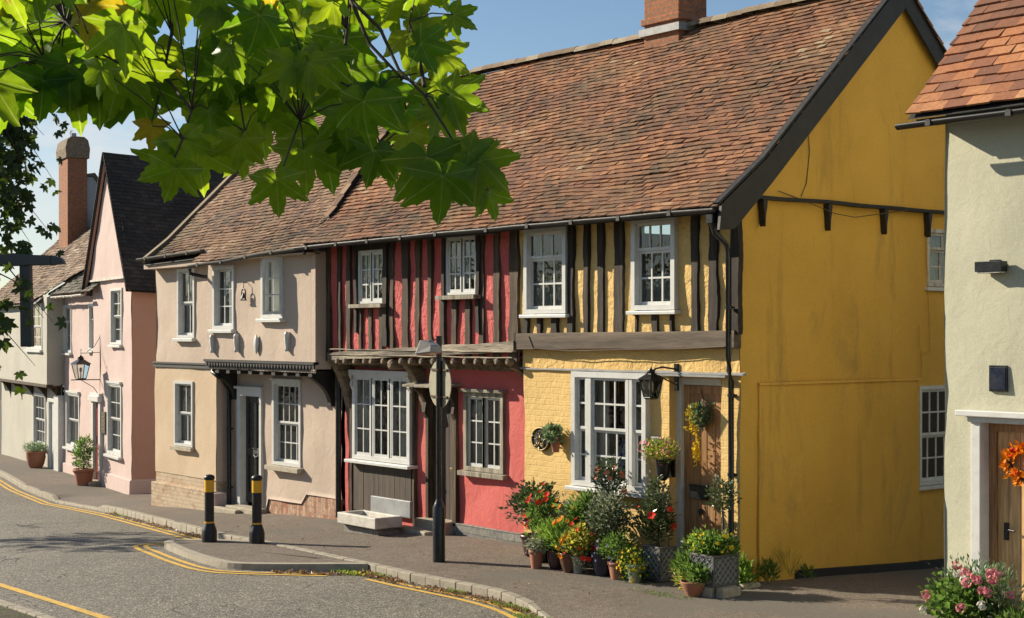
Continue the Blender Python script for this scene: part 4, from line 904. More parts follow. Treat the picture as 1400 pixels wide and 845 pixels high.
m = MB(); m.box(pdo[0]-.03, pdo[0]+.16, -.07, .1, -.75, pdo[3]); m.box(pdo[1]-.16, pdo[1]+.03, -.07, .1, -.75, pdo[3]); m.box(pdo[0]-.08, pdo[1]+.08, -.14, .1, 1.28, 1.42); m.box(pdo[0]-.05, pdo[1]+.05, -.1, .1, pdo[3]-.05, pdo[3]+.03); m.build('door_frame', M['white'], G1, bevel=.008)
m = MB(); m.box(pdo[0]+.16, pdo[1]-.16, .02, .06, -.7, 1.28); m.box(pdo[0]+.25, pdo[1]-.25, .0, .02, -.5, .2); m.box(pdo[0]+.25, pdo[1]-.25, .0, .02, .4, 1.1); d_ = m.build('door', paint('crimson_door', (.22,.02,.02), .35), G1)
m = MB(); m.lathe((0,0,0), [(.02,0),(.03,.03),(.02,.05)], 8); m.v = [(p[0]+pdo[1]-.28, -p[2]+.0, p[1]+.25) for p in m.v]; m.build('door_handle', M['brass'], d_)
m = MB(); m.add([(pdo[0]+.16,.05,1.42),(pdo[1]-.16,.05,1.42),(pdo[1]-.16,.05,pdo[3]-.05),(pdo[0]+.16,.05,pdo[3]-.05)], [(0,1,2,3)]); m.build('fanlight', M['glass'], G1)
m = MB(); m.box(pdo[0]-.25, pdo[1]+.1, -.35, .1, -1.2, -.70); m.build('doorstep', M['stone'], G1, bevel=.02)
swap = lambda x, y, z: (y, x, z)
def conc(x, y, z): return (y, x, z-.10*math.sin(max(0, min(1, (x+.2)/7))*PI))
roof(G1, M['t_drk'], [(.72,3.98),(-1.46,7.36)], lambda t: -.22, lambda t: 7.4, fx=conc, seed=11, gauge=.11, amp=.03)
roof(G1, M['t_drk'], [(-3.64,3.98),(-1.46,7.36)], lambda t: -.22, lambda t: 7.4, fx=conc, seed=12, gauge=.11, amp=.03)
m = MB()
for s in (-1, 1): m.prism([(-1.46,7.36),(-1.46,7.24),(-1.46+s*2.12,3.95),(-1.46+s*2.18,4.0)], -.16, -.11)
m.build('bargeboard', M['pink_shade'], G1)
m = MB(); m.box(.42, .5, .0, 5.8, 3.98, 4.06); m.build('eaves_board', M['white_old'], G1)
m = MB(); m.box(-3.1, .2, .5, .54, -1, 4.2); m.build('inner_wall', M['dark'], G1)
# rear range with its own roof, seen above the cream roof
HQ = thing('rear_house', 'dark tiled roof end rising behind the pink gable', 'house', (-24, 9, -.8))
rex = -21.35
roof(HQ, M['t_brn'], [(4.2,4.8),(7.0,8.15)], lambda t: -29, lambda t: rex, seed=14, gauge=.12)
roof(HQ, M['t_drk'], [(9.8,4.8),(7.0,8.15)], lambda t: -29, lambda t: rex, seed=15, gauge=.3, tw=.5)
m = MB(); m.prism([(4.1,4.72),(7.0,8.18),(9.9,4.72),(9.6,4.62),(7.0,7.75),(4.4,4.62)], rex-.02, rex+.10, 'x'); m.prism([(4.4,-1),(4.4,4.7),(7,7.8),(9.6,4.7),(9.6,-1)], rex-.3, rex-.25, 'x'); m.build('gable', M['black_rough'], HQ)  # gable end coloured black to carry the shade on its right-facing side
m = MB(); m.box(-29, rex-.3, 4.45, 4.5, -1, 4.8); m.box(-29, rex-.3, 9.5, 9.6, -1, 4.8); m.build('wall', M['pink_shade'], HQ)

# low pink house
G2 = pthing('low_cottage', 'low pink cottage between the steep gable and the pale grey house', 'house')
q1 = (-6.865, -5.864, 2.463, 3.756); q2 = (-3.944, -3.250, 2.550, 3.749); q3 = (-6.512, -4.986, -0.083, 1.390); q4 = (-3.905, -3.517, -0.005, 1.404)
q2 = (q2[0], min(q2[1], -3.36), q2[2], q2[3])
wall(G2, M['pink'], -6.8, -3.3, -1.5, 4.1, .06, [hole(*q1), hole(*q2), hole(*q3)], step=.25, amp=.012)
window(G2, *q1, .06, ((0,1,2,3),), fw=.07, sill=(.05,.09,.06,M['white']), curtain='full', inset_d=.05)
window(G2, *q2, .06, ((0,1,2,3),), fw=.07, sill=(.05,.09,.06,M['white']), curtain='sides', inset_d=.05)
window(G2, *q3, .06, ((0,1,2,2),), fw=.08, sill=(.05,.11,.06,M['white']), curtain='sides', cornice=True, inset_d=.05)
m = MB(); m.box(-6.8, -3.3, .0, .06, -1.5, -.55); m.build('plinth', M['pink'], G2, bevel=.01)
def xd(s): return -7.35+s*1.95
roof(G2, M['t_gry'], [(-.22,4.02),(2.5,6.62)], lambda t: -7.5, lambda t: -2.6, seed=21, gauge=.12, amp=.03, under=False, skip=lambda x, s: x < xd(s))
m = MB(); m.tube([(xd(s)+.25*math.sin(s/2.3*PI)*.5, -.22+s*.722, 4.02+s*.69+.05) for s in fr(0, 2.45, 10)], .04, 6); m.build('verge_flashing', M['lead'], G2)
gutter(G2, -7.3, -3.2, -.28, 3.98, mat=M['white_old'])
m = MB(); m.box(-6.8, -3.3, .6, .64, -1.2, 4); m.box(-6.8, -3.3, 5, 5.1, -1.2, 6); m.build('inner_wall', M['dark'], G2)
# pale grey house at the far left
G3 = pthing('jettied_house', 'pale grey jettied house under a pale tiled roof with tall brick chimney', 'house')
LX = -15.5
u1 = (-9.459, -7.388, 2.525, 3.826); l1 = (-10.518, -8.815, -0.298, 1.234); ld = (-8.241, -7.267, -0.624, 1.157)
wall(G3, M['grey_render'], LX, -6.82, 1.55, 4.05, -.40, [hole(*u1)], step=.4, amp=.012)
wall(G3, M['grey_render'], -.40, 3, 1.55, 6.4, -6.82, axis='x', outward=1, step=.12, amp=.01, top=lambda y: 3.74+(min(y, 5-y)+.62)*.92)
wall(G3, M['grey_render'], LX, -6.82, -1.8, 1.6, 0, [hole(*l1), (ld[0], ld[1], -1.9, ld[3])], step=.4, amp=.012)
m = MB(); m.box(LX, -6.82, -.42, .02, 1.50, 1.58); m.build('jetty_beam', M['stud'], G3)
for x in fr(-14, -7, 4): brace(G3, x, .12, .95, 1.5, -.34, .0, M['stud'])
window(G3, *u1, -.4, ((0,1,3,4),), fw=.07, sill=(.05,.09,.06,M['white']), curtain='net', inset_d=.05)
window(G3, *l1, 0, ((0,1,4,4),), fw=.08, sill=(.05,.11,.06,M['white']), curtain='full', inset_d=.05)
m = MB(); m.box(ld[0]-.02, ld[0]+.12, -.08, .1, -1.1, ld[3]); m.box(ld[1]-.12, ld[1]+.45, -.10, .1, -1.1, ld[3]+.12); m.box(ld[0]+.12, ld[1]-.12, -.08, .1, ld[3]-.1, ld[3]); m.build('door_frame', M['white'], G3, bevel=.01)
m = MB(); m.box(ld[0]+.12, ld[1]-.12, .0, .05, -1.1, ld[3]-.1); dq = m.build('door', M['white'], G3)
m = MB(); m.lathe((0,0,0), [(.03,0),(.04,.03),(.02,.05)], 8); m.v = [(p[0]+ld[1]-.25, -p[2], p[1]+.1) for p in m.v]; m.build('door_handle', M['black'], dq)
roof(G3, M['t_lit'], [(-.62,3.82),(2.5,6.70)], lambda t: LX, lambda t: -2.6, seed=22, gauge=.12, amp=.05, uxr=-7.3, skip=lambda x, s: (x > xd(s-.25)) if s < 3.0 else False)
roof(G3, M['t_lit'], [(5.6,3.82),(2.5,6.70)], lambda t: LX, lambda t: -2.6, seed=23, gauge=.3, tw=.5)
ridge_run(G3, LX, -3.4, 2.5, 6.78, .1, 9)
cxr = -12.122; m = MB()
m.box(cxr-1.25, cxr, 1.35, 1.95, 4.6, 8.42)
m.prism([(1.29,8.42),(1.29,8.52),(1.27,8.72),(1.33,8.99),(1.45,9.09),(1.85,9.09),(1.97,8.99),(2.03,8.72),(2.01,8.52),(2.01,8.42)], cxr-1.31, cxr+.06, 'x', 1)
ch = m.build('chimney', [M['chimney'], M['chimney_top']], G3, bevel=.02)
m = MB(); m.hexa([(cxr-1.35,1.05,5.27),(cxr+.08,1.05,5.27),(cxr+.08,1.36,5.55),(cxr-1.35,1.36,5.55),(cxr-1.35,1.05,5.32),(cxr+.08,1.05,5.32),(cxr+.08,1.36,5.62),(cxr-1.35,1.36,5.62)]); m.build('flashing', M['white_old'], ch)
m = MB(); m.lathe((cxr-.5, 1.65, 9.07), [(.09,0),(.08,.18)], 12); m.build('chimney_pot', M['lead'], ch)
m = MB(); m.tube([(cxr-.9,1.65,9.07),(cxr-.9,1.65,9.4)], .012, 5); m.tube([(cxr-1.1,1.65,9.32),(cxr-.6,1.65,9.35)], .008, 5); m.build('aerial', M['grey_metal'], ch)
gx = cxr-.1; m = MB(); m.prism([(1.7,5.9),(1.9,7.85),(2.15,7.88),(3.6,5.9)], gx-.9, gx, 'x'); m.build('rear_gable', M['slate_white'], G3)
m = MB(); m.prism([(1.95,7.86),(2.15,7.9),(3.7,5.8),(3.75,5.9),(2.2,8.0),(1.9,7.95)], gx-.95, gx+.06, 'x'); m.build('roof', M['t_gry'], G3)
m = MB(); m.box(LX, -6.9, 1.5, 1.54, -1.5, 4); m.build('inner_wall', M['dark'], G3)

# ================================================================== GREEN HOUSE
Gn = thing('rendered_house', 'sage green rendered house with bright clay tiles and oak door at the right edge', 'house', (7, 0, .1))
gy = -.39; gd = (3.52, 4.50, .05, 2.14)
wall(Gn, M['green_render'], 3.16, 13.0, -.5, 5.15, gy, [(gd[0], gd[1], -.6, gd[3])], step=.25, amp=.02)
wall(Gn, M['green_render'], gy, 6.4, -.5, 5.15, 3.16, axis='x', outward=-1, step=.5, amp=.01, top=None)
m = MB(); m.box(gd[0]-.02, gd[0]+.09, gy-.05, gy+.22, -.1, gd[3]); m.box(gd[1]-.09, gd[1]+.02, gy-.05, gy+.22, -.1, gd[3]); m.box(gd[0]-.14, gd[1]+.14, gy-.14, gy+.0, gd[3]+.03, gd[3]+.09); m.box(gd[0]-.05, gd[1]+.05, gy-.07, gy+.1, gd[3]-.03, gd[3]+.03); m.build('door_frame', M['white'], Gn, bevel=.008)
m = MB(); m.box(gd[0]+.09, gd[0]+.17, gy+.10, gy+.2, 0, gd[3]-.03); m.box(gd[1]-.17, gd[1]-.09, gy+.10, gy+.2, 0, gd[3]-.03); m.box(gd[0]+.17, gd[1]-.17, gy+.10, gy+.2, gd[3]-.12, gd[3]-.03); m.build('inner_frame', M['brown_door'], Gn)
m = MB()
for k in range(5): a = gd[0]+.175+k*(gd[1]-gd[0]-.35)/5; m.box(a, a+(gd[1]-gd[0]-.35)/5-.006, gy+.13, gy+.17, .06, gd[3]-.12)
dg = m.build('door', M['oak_door'], Gn)
m = MB(); m.box(3.78, 3.82, gy+.10, gy+.13, .95, 1.12); m.tube([(3.80,gy+.09,1.06),(3.92,gy+.07,1.05)], .012, 6); m.build('door_handle', M['black'], dg)
m = MB(); m.box(gd[0], gd[1], gy-.25, gy+.2, -.4, .06); m.build('doorstep', M['stone'], Gn)
roof(Gn, M['t_bright'], [(gy-.40,5.18),(3.0,9.1)], lambda t: 3.0, lambda t: 13, seed=31, gauge=.155, tw=.265, th=.02, amp=.03)
roof(Gn, M['t_bright'], [(6.8,5.18),(3.0,9.1)], lambda t: 3.0, lambda t: 13, seed=32, gauge=.3, tw=.5)
wall(Gn, M['green_render'], gy, 6.4, 5.0, 9.0, 3.17, axis='x', outward=-1, step=.12, amp=.0, top=lambda y: 5.10+(min(y-gy, 6.4-y))*1.14, name='gable')
m = MB(); m.box(3.05, 13, gy-.34, gy+.0, 5.12, 5.15); m.build('eaves_board', M['black_rough'], Gn)
gutter(Gn, 2.92, 13, gy-.45, 5.10, 5.12)

# ================================================================== THINGS ON AND BY THE HOUSES
def lantern(name, label, cx, cy, zt, h, r, bracket, g=4):
    t = thing(name, label, 'lantern', (cx, cy, zt-h))
    def ring(rr, z): return [(cx+rr*math.cos(PI/4+k*PI/2), cy+rr*math.sin(PI/4+k*PI/2), z) for k in range(4)]
    z0 = zt-h; zc = z0+h*.62; b, tp = ring(r*.55, z0+.02), ring(r*.95, zc)
    m = MB()
    for k in range(4): m.tube([b[k], tp[k]], .011, 6); m.tube([b[k], b[(k+1) % 4]], .012, 6); m.tube([tp[k], tp[(k+1) % 4]], .013, 6)
    m.hexa(ring(r*.5, z0)+ring(r*.55, z0+.03)); m.build('frame', M['black'], t)
    m = MB()
    for k in range(4): m.add([b[k], b[(k+1) % 4], tp[(k+1) % 4], tp[k]], [(0,1,2,3)])
    m.build('pane', M['glass'], t)
    m = MB(); q = ring(r*1.15, zc); q2 = ring(r*.35, zc+h*.18); m.add(q+q2, [(0,1,5,4),(1,2,6,5),(2,3,7,6),(3,0,4,7),(0,1,2,3)]); m.hexa(ring(r*.3, zc+h*.18)+ring(r*.38, zc+h*.24)); m.lathe((cx, cy, zc+h*.24), [(r*.22,0),(r*.28,h*.05),(r*.08,h*.09),(.008,h*.15)], 10); m.build('cap', M['black'], t)
    m = MB(); m.tube([(cx,cy,z0+.02),(cx,cy,z0+h*.3)], .014, 6); m.lathe((cx,cy,z0+h*.3), [(.02,0),(.035,.04),(.03,.09),(.01,.11)], 10); m.build('bulb', M['f_white'], t)
    m = MB(); bracket(m, cx, cy, zt, z0); m.build('bracket', M['black'], t); return t
def br1(m, cx, cy, zt, z0):
    m.tube([(cx,cy,zt-.1),(cx+.05,cy+.03,zt-.02),(cx+.10,cy+.10,zt+.0),(cx+.12,-.02,zt-.03)], .013, 6); m.tube([(cx+.06,cy+.06,zt-.1),(cx+.11,cy+.16,zt-.16),(cx+.12,-.02,zt-.22)], .010, 6); m.box(cx+.09, cx+.15, -.03, .0, zt-.30, zt+.04)
lx, lz = -1.178, 2.573
lantern('wall_lantern', 'black four-sided lantern on the yellow wall between bay window and door', lx, -.34, lz, .40, .15, br1)
# lantern on the pink gabled house, in its own turned frame
def to_w(x, y): return (PO[0]+x*math.cos(PA)-y*math.sin(PA), PO[1]+x*math.sin(PA)+y*math.cos(PA))
lxp = -2.555; lpx, lpy = to_w(lxp, -.48); wx, wy = to_w(lxp, 0.0); zt = 2.461
def br2(m, cx, cy, zt, z0):
    m.tube([(wx,wy,z0-.01),(cx-(wx-cx)*.5,cy-(wy-cy)*.5,z0-.01)], .014, 6); m.tube([(wx,wy,z0-.45),(wx+(cx-wx)*.35,wy+(cy-wy)*.35,z0-.2),(cx,cy,z0-.01)], .009, 6)
    m.tube([(wx,wy,z0-.5),(wx,wy,zt+.5)], .012, 6); m.tube([(wx,wy,zt+.05),(cx,cy,zt+.03)], .009, 6); m.tube([(wx,wy,zt+.45),(wx+(cx-wx)*.3,wy+(cy-wy)*.3,zt+.2),(wx+(cx-wx)*.7,wy+(cy-wy)*.7,zt+.06)], .008, 6)
    for t in fr(0, 2*PI, 1)[:1]: m.tube([(cx+.05*math.cos(a), cy, zt+.08+.05*math.sin(a)) for a in fr(0, 5.5, 9)], .007, 5)
lantern('wall_lantern', 'tapered black lantern on a scrolled iron bracket of the pink gabled house', lpx, lpy, zt, .62, .25, br2)
# wall ornaments on the cream house
def orn(px_x, zc, kind, label):
    t = thing('wall_ornament', label, 'ornament', (px_x, -.27, zc-.17), group='white ornaments under the upper windows' if kind else 'white ornaments under the upper windows')
    m = MB()
    if kind == 0:
        pr = [(.018,-.17),(.034,-.15),(.022,-.12),(.028,-.02),(.042,.06),(.030,.08),(.040,.10),(.030,.15),(.012,.17)]
        m.lathe((px_x, -.30, zc), [(r*1.25, z) for r, z in pr], 10); m.box(px_x-.03, px_x+.03, -.275, -.25, zc-.16, zc+.16)
    else:
        m.lathe((px_x, -.29, zc), [(.01,-.17),(.04,-.13),(.075,-.02),(.07,.08),(.04,.13),(.02,.17)], 12, sy=.5)
    m.build('body', M['white'], t)
for px_x, zc, k, l in ((-12.849, 2.797, 0, 'leftmost of three slim white scroll ornaments on the beige jettied wall'), (-11.929, 2.816, 0, 'slim white scroll ornament between the leftmost scroll and the shell'), (-11.210, 2.794, 1, 'plump white shell-shaped ornament on the beige jettied wall'), (-10.136, 2.850, 0, 'slim white scroll ornament right of the shell, under the open window')): orn(px_x, zc, k, l)
bx_, bz = -11.592, 3.692; t = thing('hanging_bell', 'small dark iron bell hanging between the upstairs windows of the beige house', 'bell', (bx_, -.3, bz-.12))
m = MB(); m.tube([(bx_,-.255,bz+.2),(bx_,-.33,bz+.2),(bx_,-.33,bz+.1)], .009, 6); m.tube([(bx_+.07*math.cos(a),-.33,bz+.06*math.sin(a)+.03) for a in fr(0, PI, 8)], .012, 6); m.box(bx_-.075, bx_-.055, -.34, -.32, bz-.1, bz+.03); m.box(bx_+.055, bx_+.075, -.34, -.32, bz-.1, bz+.03); m.box(bx_-.09, bx_+.09, -.345, -.315, bz-.12, bz-.1); m.build('bracket', M['black'], t)
m = MB(); m.lathe((bx_, -.33, bz-.08), [(.05,0),(.035,.05),(.02,.08),(.008,.1)], 10); m.build('bell', M['grey_metal'], t)
# horse trough
tx0, tx1 = -7.859, -6.782; tz = 0.183; t = thing('stone_trough', 'white stone trough on grey bricks under the red house bay window', 'trough', ((tx0+tx1)/2, -.45, -.2))
m = MB(); ya, yb = -.72, -.22
m.box(tx0, tx1, ya, ya+.09, tz-.17, tz); m.box(tx0, tx1, yb-.06, yb, tz-.17, tz); m.box(tx0, tx0+.09, ya+.09, yb-.06, tz-.17, tz); m.box(tx1-.09, tx1, ya+.09, yb-.06, tz-.17, tz); m.box(tx0+.09, tx1-.09, ya+.09, yb-.06, tz-.17, tz-.07); m.build('basin', M['trough'], t, bevel=.012)
m = MB(); m.box(tx0+.05, tx1-.06, ya+.10, yb, -.5, tz-.172); m.build('plinth', M['blue_brick'], t, bevel=.008)
m = MB(); m.box(tx0+.18, tx1+.20, yb+.005, yb+.06, tz-.02, tz+.24); m.build('back_slab', M['lead'], t, bevel=.01)
# bollards
def bollard(x, y, label):
    z = gz(x, y); t = thing('bollard', label, 'bollard', (x, y, z), group='black and amber bollards on the kerb')
    m = MB(); m.lathe((x,y,z), [(.115,0),(.115,.16),(.105,.20),(.08,.27),(.076,.285)], 24); m.build('base', M['blackpl'], t, bevel=.004)
    m = MB(); m.lathe((x,y,z), [(.072,.28),(.072,.95)], 24); m.lathe((x,y,z), [(.078,.955),(.082,.96),(.082,.985),(.07,1.005),(.04,1.02),(.005,1.026)], 24); m.build('post', M['blackpl'], t)
    m = MB(); m.lathe((x,y,z), [(.0745,.76),(.0745,.94)], 24); m.lathe((x,y,z), [(.0745,.288),(.0745,.312)], 24); m.build('reflective_band', M['bol_yellow'], t); return t
b1 = bollard(-8.36, -2.68, 'black bollard with amber bands, the left one at the island tip')
dup(b1, (-7.6, -2.29, gz(-7.6,-2.29)), 'black bollard with amber bands in front of the black door, right of its twin')
# lamp post with a round sign seen from behind
px_, py_ = -3.87, -1.64; z = gz(px_, py_); t = thing('lamp_post', 'black post carrying a round sign seen from behind and a small floodlamp', 'post', (px_, py_, z))
m = MB(); m.lathe((px_,py_,z), [(.083,-.05),(.083,.72),(.06,.78),(.042,.82),(.038,.84)], 28); m.build('base', M['black'], t)
m = MB(); m.lathe((px_,py_,z), [(.038,.82),(.038,2.72)], 20); m.lathe((px_,py_,z), [(.047,2.70),(.047,3.0)], 4); m.build('pole', M['black'], t)
na = math.radians(-99); nx, ny = math.cos(na), math.sin(na); tx, ty = -ny, nx; zc = z+2.36; scx, scy = px_-nx*.09-.055, py_-ny*.09-.045
m = MB(); n = 36; vs = []
for k, dd_ in ((0, 0), (1, -.012)):
    for i in range(n): a = 2*PI*i/n; vs.append((scx+tx*.32*math.cos(a)+nx*dd_, scy+ty*.32*math.cos(a)+ny*dd_, zc+.32*math.sin(a)))
m.add(vs, [tuple(range(n)), tuple(range(n, 2*n))[::-1]]+[(i, (i+1) % n, n+(i+1) % n, n+i) for i in range(n)]); sg = m.build('sign', M['sign_back'], t)
m = MB()
for dz in (.19, -.17):
    w_ = .24; m.hexa([(scx+tx*s*w_+nx*o, scy+ty*s*w_+ny*o, zc+dz+h) for h in (-.012, .012) for s, o in ((-1,.002),(1,.002),(1,.022),(-1,.022))])
    m.tube([(px_,py_,zc+dz-.02),(px_,py_,zc+dz+.02)], .046, 12)
m.build('clamp', M['stud'], sg)
hx, hy, hz_ = -3.662, -1.946, 2.819; vx, vy = -.95, -.3
m = MB(); f = lambda u, v, h: (hx+.78*u*-1*.8+(-.3)*v, hy+(-.55)*u*-1*-1*.3-.95*v, hz_+h)
m.hexa([f(-.2,-.09,-.07),f(.16,-.12,-.10),f(.16,.12,-.10),f(-.2,.09,-.07),f(-.17,-.06,.02),f(.10,-.08,.09),f(.10,.08,.09),f(-.17,.06,.02)]); lh = m.build('lamp_head', M['lamp_grey'], t, bevel=.012)
m = MB(); m.hexa([f(-.19,-.08,-.085),f(.145,-.105,-.118),f(.145,.105,-.118),f(-.19,.08,-.085),f(-.19,-.08,-.072),f(.145,-.105,-.102),f(.145,.105,-.102),f(-.19,.08,-.072)]); m.build('lens', M['lamp_lens'], lh)
m = MB(); m.tube([(hx,hy,hz_+.07),(px_,py_,z+2.96)], .010, 6); m.build('arm', M['grey_metal'], t)
# signal-like arm of a street sign at the left edge
ax, ay, az_ = -1.515, -8.460, 3.670; t = thing('street_post', 'dark grey box arm with a hanging panel reaching in at the left edge', 'post', (ax, ay, 0)); OFF[t] = Vector((ax, ay, 0))
rx_, ry_ = .6256, .7801
def cp(u, v, h):
    if u > -.05: u += .217
    return (ax+rx_*u-ry_*v, ay+ry_*u+rx_*v, az_+h)
m = MB(); m.tube([(ax,ay,-.3),(ax,ay,az_+.08)], .035, 14); m.build('pole', M['grey_metal'], t)
m = MB(); m.hexa([cp(-.1,-.05,-.06),cp(.34,-.05,-.045),cp(.34,.05,-.045),cp(-.1,.05,-.06),cp(-.1,-.05,.06),cp(.34,-.05,.045),cp(.34,.05,.045),cp(-.1,.05,.06)]); m.hexa([cp(.34,-.045,-.05),cp(.47,-.04,-.03),cp(.47,.04,-.03),cp(.34,.045,-.05),cp(.34,-.045,.05),cp(.44,-.04,.02),cp(.44,.04,.02),cp(.34,.045,.05)]); m.build('arm', M['grey_metal'], t, bevel=.008)
m = MB(); m.hexa([cp(.06,-.03,-.80),cp(.17,-.03,-.80),cp(.17,.05,-.80),cp(.06,.05,-.80),cp(.05,-.03,-.04),cp(.15,-.03,-.04),cp(.15,.05,-.04),cp(.05,.05,-.04)]); m.build('panel', M['grey_metal'], t, bevel=.008)
# smaller fittings
def fit(name, label, cat, parts, loc):
    t = thing(name, label, cat, loc)
    for nm, mb, mt in parts: mb.build(nm, mt, t, bevel=.004)
    return t
X0, X1, Z0, Z1 = -1.477, -1.331, 1.561, 1.682; m = MB(); m.box(X0, X1, -.05, -.005, Z0, Z1); m2 = MB(); m2.box(X0+.01, X1-.01, -.055, -.05, Z0+.015, Z1-.015); m2.box(X0, X1, -.056, -.05, Z0+.06, Z0+.066)
fit('meter_box', 'small grey metal box above the flower basket beside the door', 'box', [('casing', m, M['lead']), ('cover', m2, M['grey_metal'])], (X0, -.03, Z0))
pcx, pcz = -3.675, 1.529; m = MB()
vs = [(pcx+.19*math.cos(a)*.95, y_, pcz+.165*math.sin(a)) for y_ in (-.008, -.045) for a in [2*PI*k/28 for k in range(28)]]; m.add(vs, [tuple(range(28)), tuple(range(28,56))[::-1]]+[(k, (k+1) % 28, 28+(k+1) % 28, 28+k) for k in range(28)])
m2 = MB(); m2.tube([(pcx+.18*math.cos(a), -.05, pcz+.155*math.sin(a)) for a in fr(0, 2*PI, 28)], .013, 6, False)
for k in range(60): a = U(0, 6.3); q = U(.02, .14); m2.leaf((pcx+q*math.cos(a), -.05, pcz+q*.9*math.sin(a)), (U(-1,1), -.4, U(-1,1)), (0,-1,0), .05, .03)
fit('wall_plaque', 'round dark metal plaque with leaf relief on the yellow wall', 'plaque', [('disc', m, M['black_rough']), ('relief', m2, M['brass'])], (pcx, -.03, pcz))
m = MB(); m.box(3.62, 3.92, gy-.16, gy-.05, 3.60, 3.70); m2 = MB(); m2.box(3.64, 3.90, gy-.15, gy-.06, 3.585, 3.60); m3 = MB(); m3.box(3.72, 3.82, gy-.06, gy+.0, 3.58, 3.72)
fit('floodlight', 'black floodlight high on the green house wall', 'lamp', [('casing', m, M['black']), ('lens', m2, M['f_white']), ('bracket', m3, M['black'])], (3.77, gy, 3.58))
m = MB(); m.box(3.70, 3.90, gy-.035, gy-.004, 2.42, 2.68); m2 = MB(); m2.box(3.715, 3.885, gy-.04, gy-.035, 2.44, 2.66)
fit('house_plate', 'dark blue plate above the oak door', 'sign', [('backing', m, M['black']), ('face', m2, M['navy'])], (3.87, gy, 2.4))
qa = to_w(-2.079, 0); qz = 0.523; t = thing('notice_board', 'narrow dark board beside the crimson door of the pink gabled house', 'board', (*PO[:2], 0), PA); OFF[t] = Vector((0,0,0))
qx = -2.079; m = MB(); m.box(qx-.2, qx+.2, -.05, -.01, 0.523, 1.048); m.build('board', M['stud'], t)
m = MB(); 
for k in range(5): m.box(qx-.12, qx+.12, -.055, -.05, 0.523+.08+k*.1, 0.523+.12+k*.1)
m.build('lettering', M['brass'], t)
# on the bay window sill, behind the glass
def vase(x, z, s, label):
    t = thing('vase', label, 'vase', (x, .28, z), group='blue and white vases in the bay window'); m = MB(); m.lathe((x,.28,z), [(.05*s,0),(.06*s,.02*s),(.10*s,.14*s),(.095*s,.22*s),(.04*s,.30*s),(.045*s,.33*s)], 20); m.build('body', M['china'], t)
    m = MB(); m.lathe((x,.28,z+.325*s), [(.05*s,0),(.045*s,.03*s),(.015*s,.05*s),(.018*s,.07*s)], 14); m.build('lid', M['china'], t)
mt, nt, bs = newmat('blue_white_china'); nt.links.new(mix(nt, ramp(nt, noi(nt, 22, 3, .6), [(.48, 0), (.52, 1)]), (.62,.65,.68), (.03,.07,.30)), bs.inputs['Base Color']); bs.inputs['Roughness'].default_value = .15; M['china'] = mt
sz = bay[2]+.08; m = MB(); m.box(bay[0], bay[1], .16, .42, sz-.05, sz-.001); m.build('window_board', M['white'], Y)
vase(-2.436, sz, 1.35, 'blue and white lidded jar in the bay window, left of its larger twin'); vase(-2.266, sz, 1.5, 'taller blue and white lidded jar standing right in the bay window')
hx_, hz2 = -2.393, 1.550; t = thing('hanging_heart', 'white wicker heart hanging inside the bay window', 'ornament', (hx_, .24, hz2-.1))
pts = [(hx_+.075*(math.sin(a)**3)*1.0, .24, hz2+.0065*(13*math.cos(a)-5*math.cos(2*a)-2*math.cos(3*a)-math.cos(4*a))) for a in fr(0, 2*PI, 28)]; m = MB(); m.tube(pts, .008, 6, False); m.build('heart', M['f_white'], t); m = MB(); m.tube([(hx_,.24,hz2+.05),(hx_,.24,bay[3]-.06)], .003, 4); m.build('string', M['f_white'], t)
# ================================================================== PLANTS
def foliage(t, c, R3, n, L, mat, name='foliage', up=.5, shell_=.35, wr=.5, seed=0, clump=.35):
    m = MB(); cx, cy, cz = c; rx, ry, rz = R3; cl = [(U(-1,1), U(-1,1), U(-1,1)) for _ in range(max(4, int(n/40)))]
    for i in range(n):
        while True:
            a = Vector((U(-1,1), U(-1,1), U(-1,1)))
            if .02 < a.length < 1: break
        u = a.normalized(); k = a.length**shell_*(1+.38*noise.noise(u*2.2+Vector((seed, 0, 0))))
        if clump: q = Vector(cl[i % len(cl)]); u2 = (u*(1-clump)+q*clump); u = u2
        p = Vector((cx+u.x*k*rx, cy+u.y*k*ry, cz+u.z*k*rz)); d = Vector((u.x+U(-.7,.7), u.y+U(-.7,.7), u.z*.5+up+U(-.6,.6)))
        nn = Vector((U(-1,1), U(-1,1), U(.2,1))); s = U(.65, 1.25); m.leaf(p, d, nn, L*s, L*wr*s, fold=U(.05,.3))
    return m.build(name, mat, t)
def stems(t, base_, c, R3, n=6, r=.006, mat=None):
    m = MB()
    for k in range(n):
        e = Vector((c[0]+U(-.6,.6)*R3[0], c[1]+U(-.6,.6)*R3[1], c[2]+U(-.3,.6)*R3[2])); b = Vector(base_)+Vector((U(-.02,.02), U(-.02,.02), 0)); mid = b.lerp(e, .5)+Vector((U(-.04,.04), U(-.04,.04), .03)); m.tube([b, mid, e], [r, r*.8, r*.4], 5)
    return m.build('stem', mat or M['stem'], t)
def flowers(t, c, R3, n, r, mat, name='flowers', front=True):
    m = MB(); single = n <= 60
    for i in range(n):
        if single: m = MB()
        a = Vector((U(-1,1), U(-1,.4) if front else U(-1,1), U(-.6,1))).normalized(); k = U(.8, 1.12); s = U(.7, 1.25)
        m.flower((c[0]+a.x*R3[0]*k, c[1]+a.y*R3[1]*k, c[2]+a.z*R3[2]*k), (a.x+U(-.4,.8), a.y-.7, a.z+.3), r*s, petals=rnd.choice((5, 6)))
        if single: m.build('flower', mat, t)
    return None if single else m.build(name, mat, t)
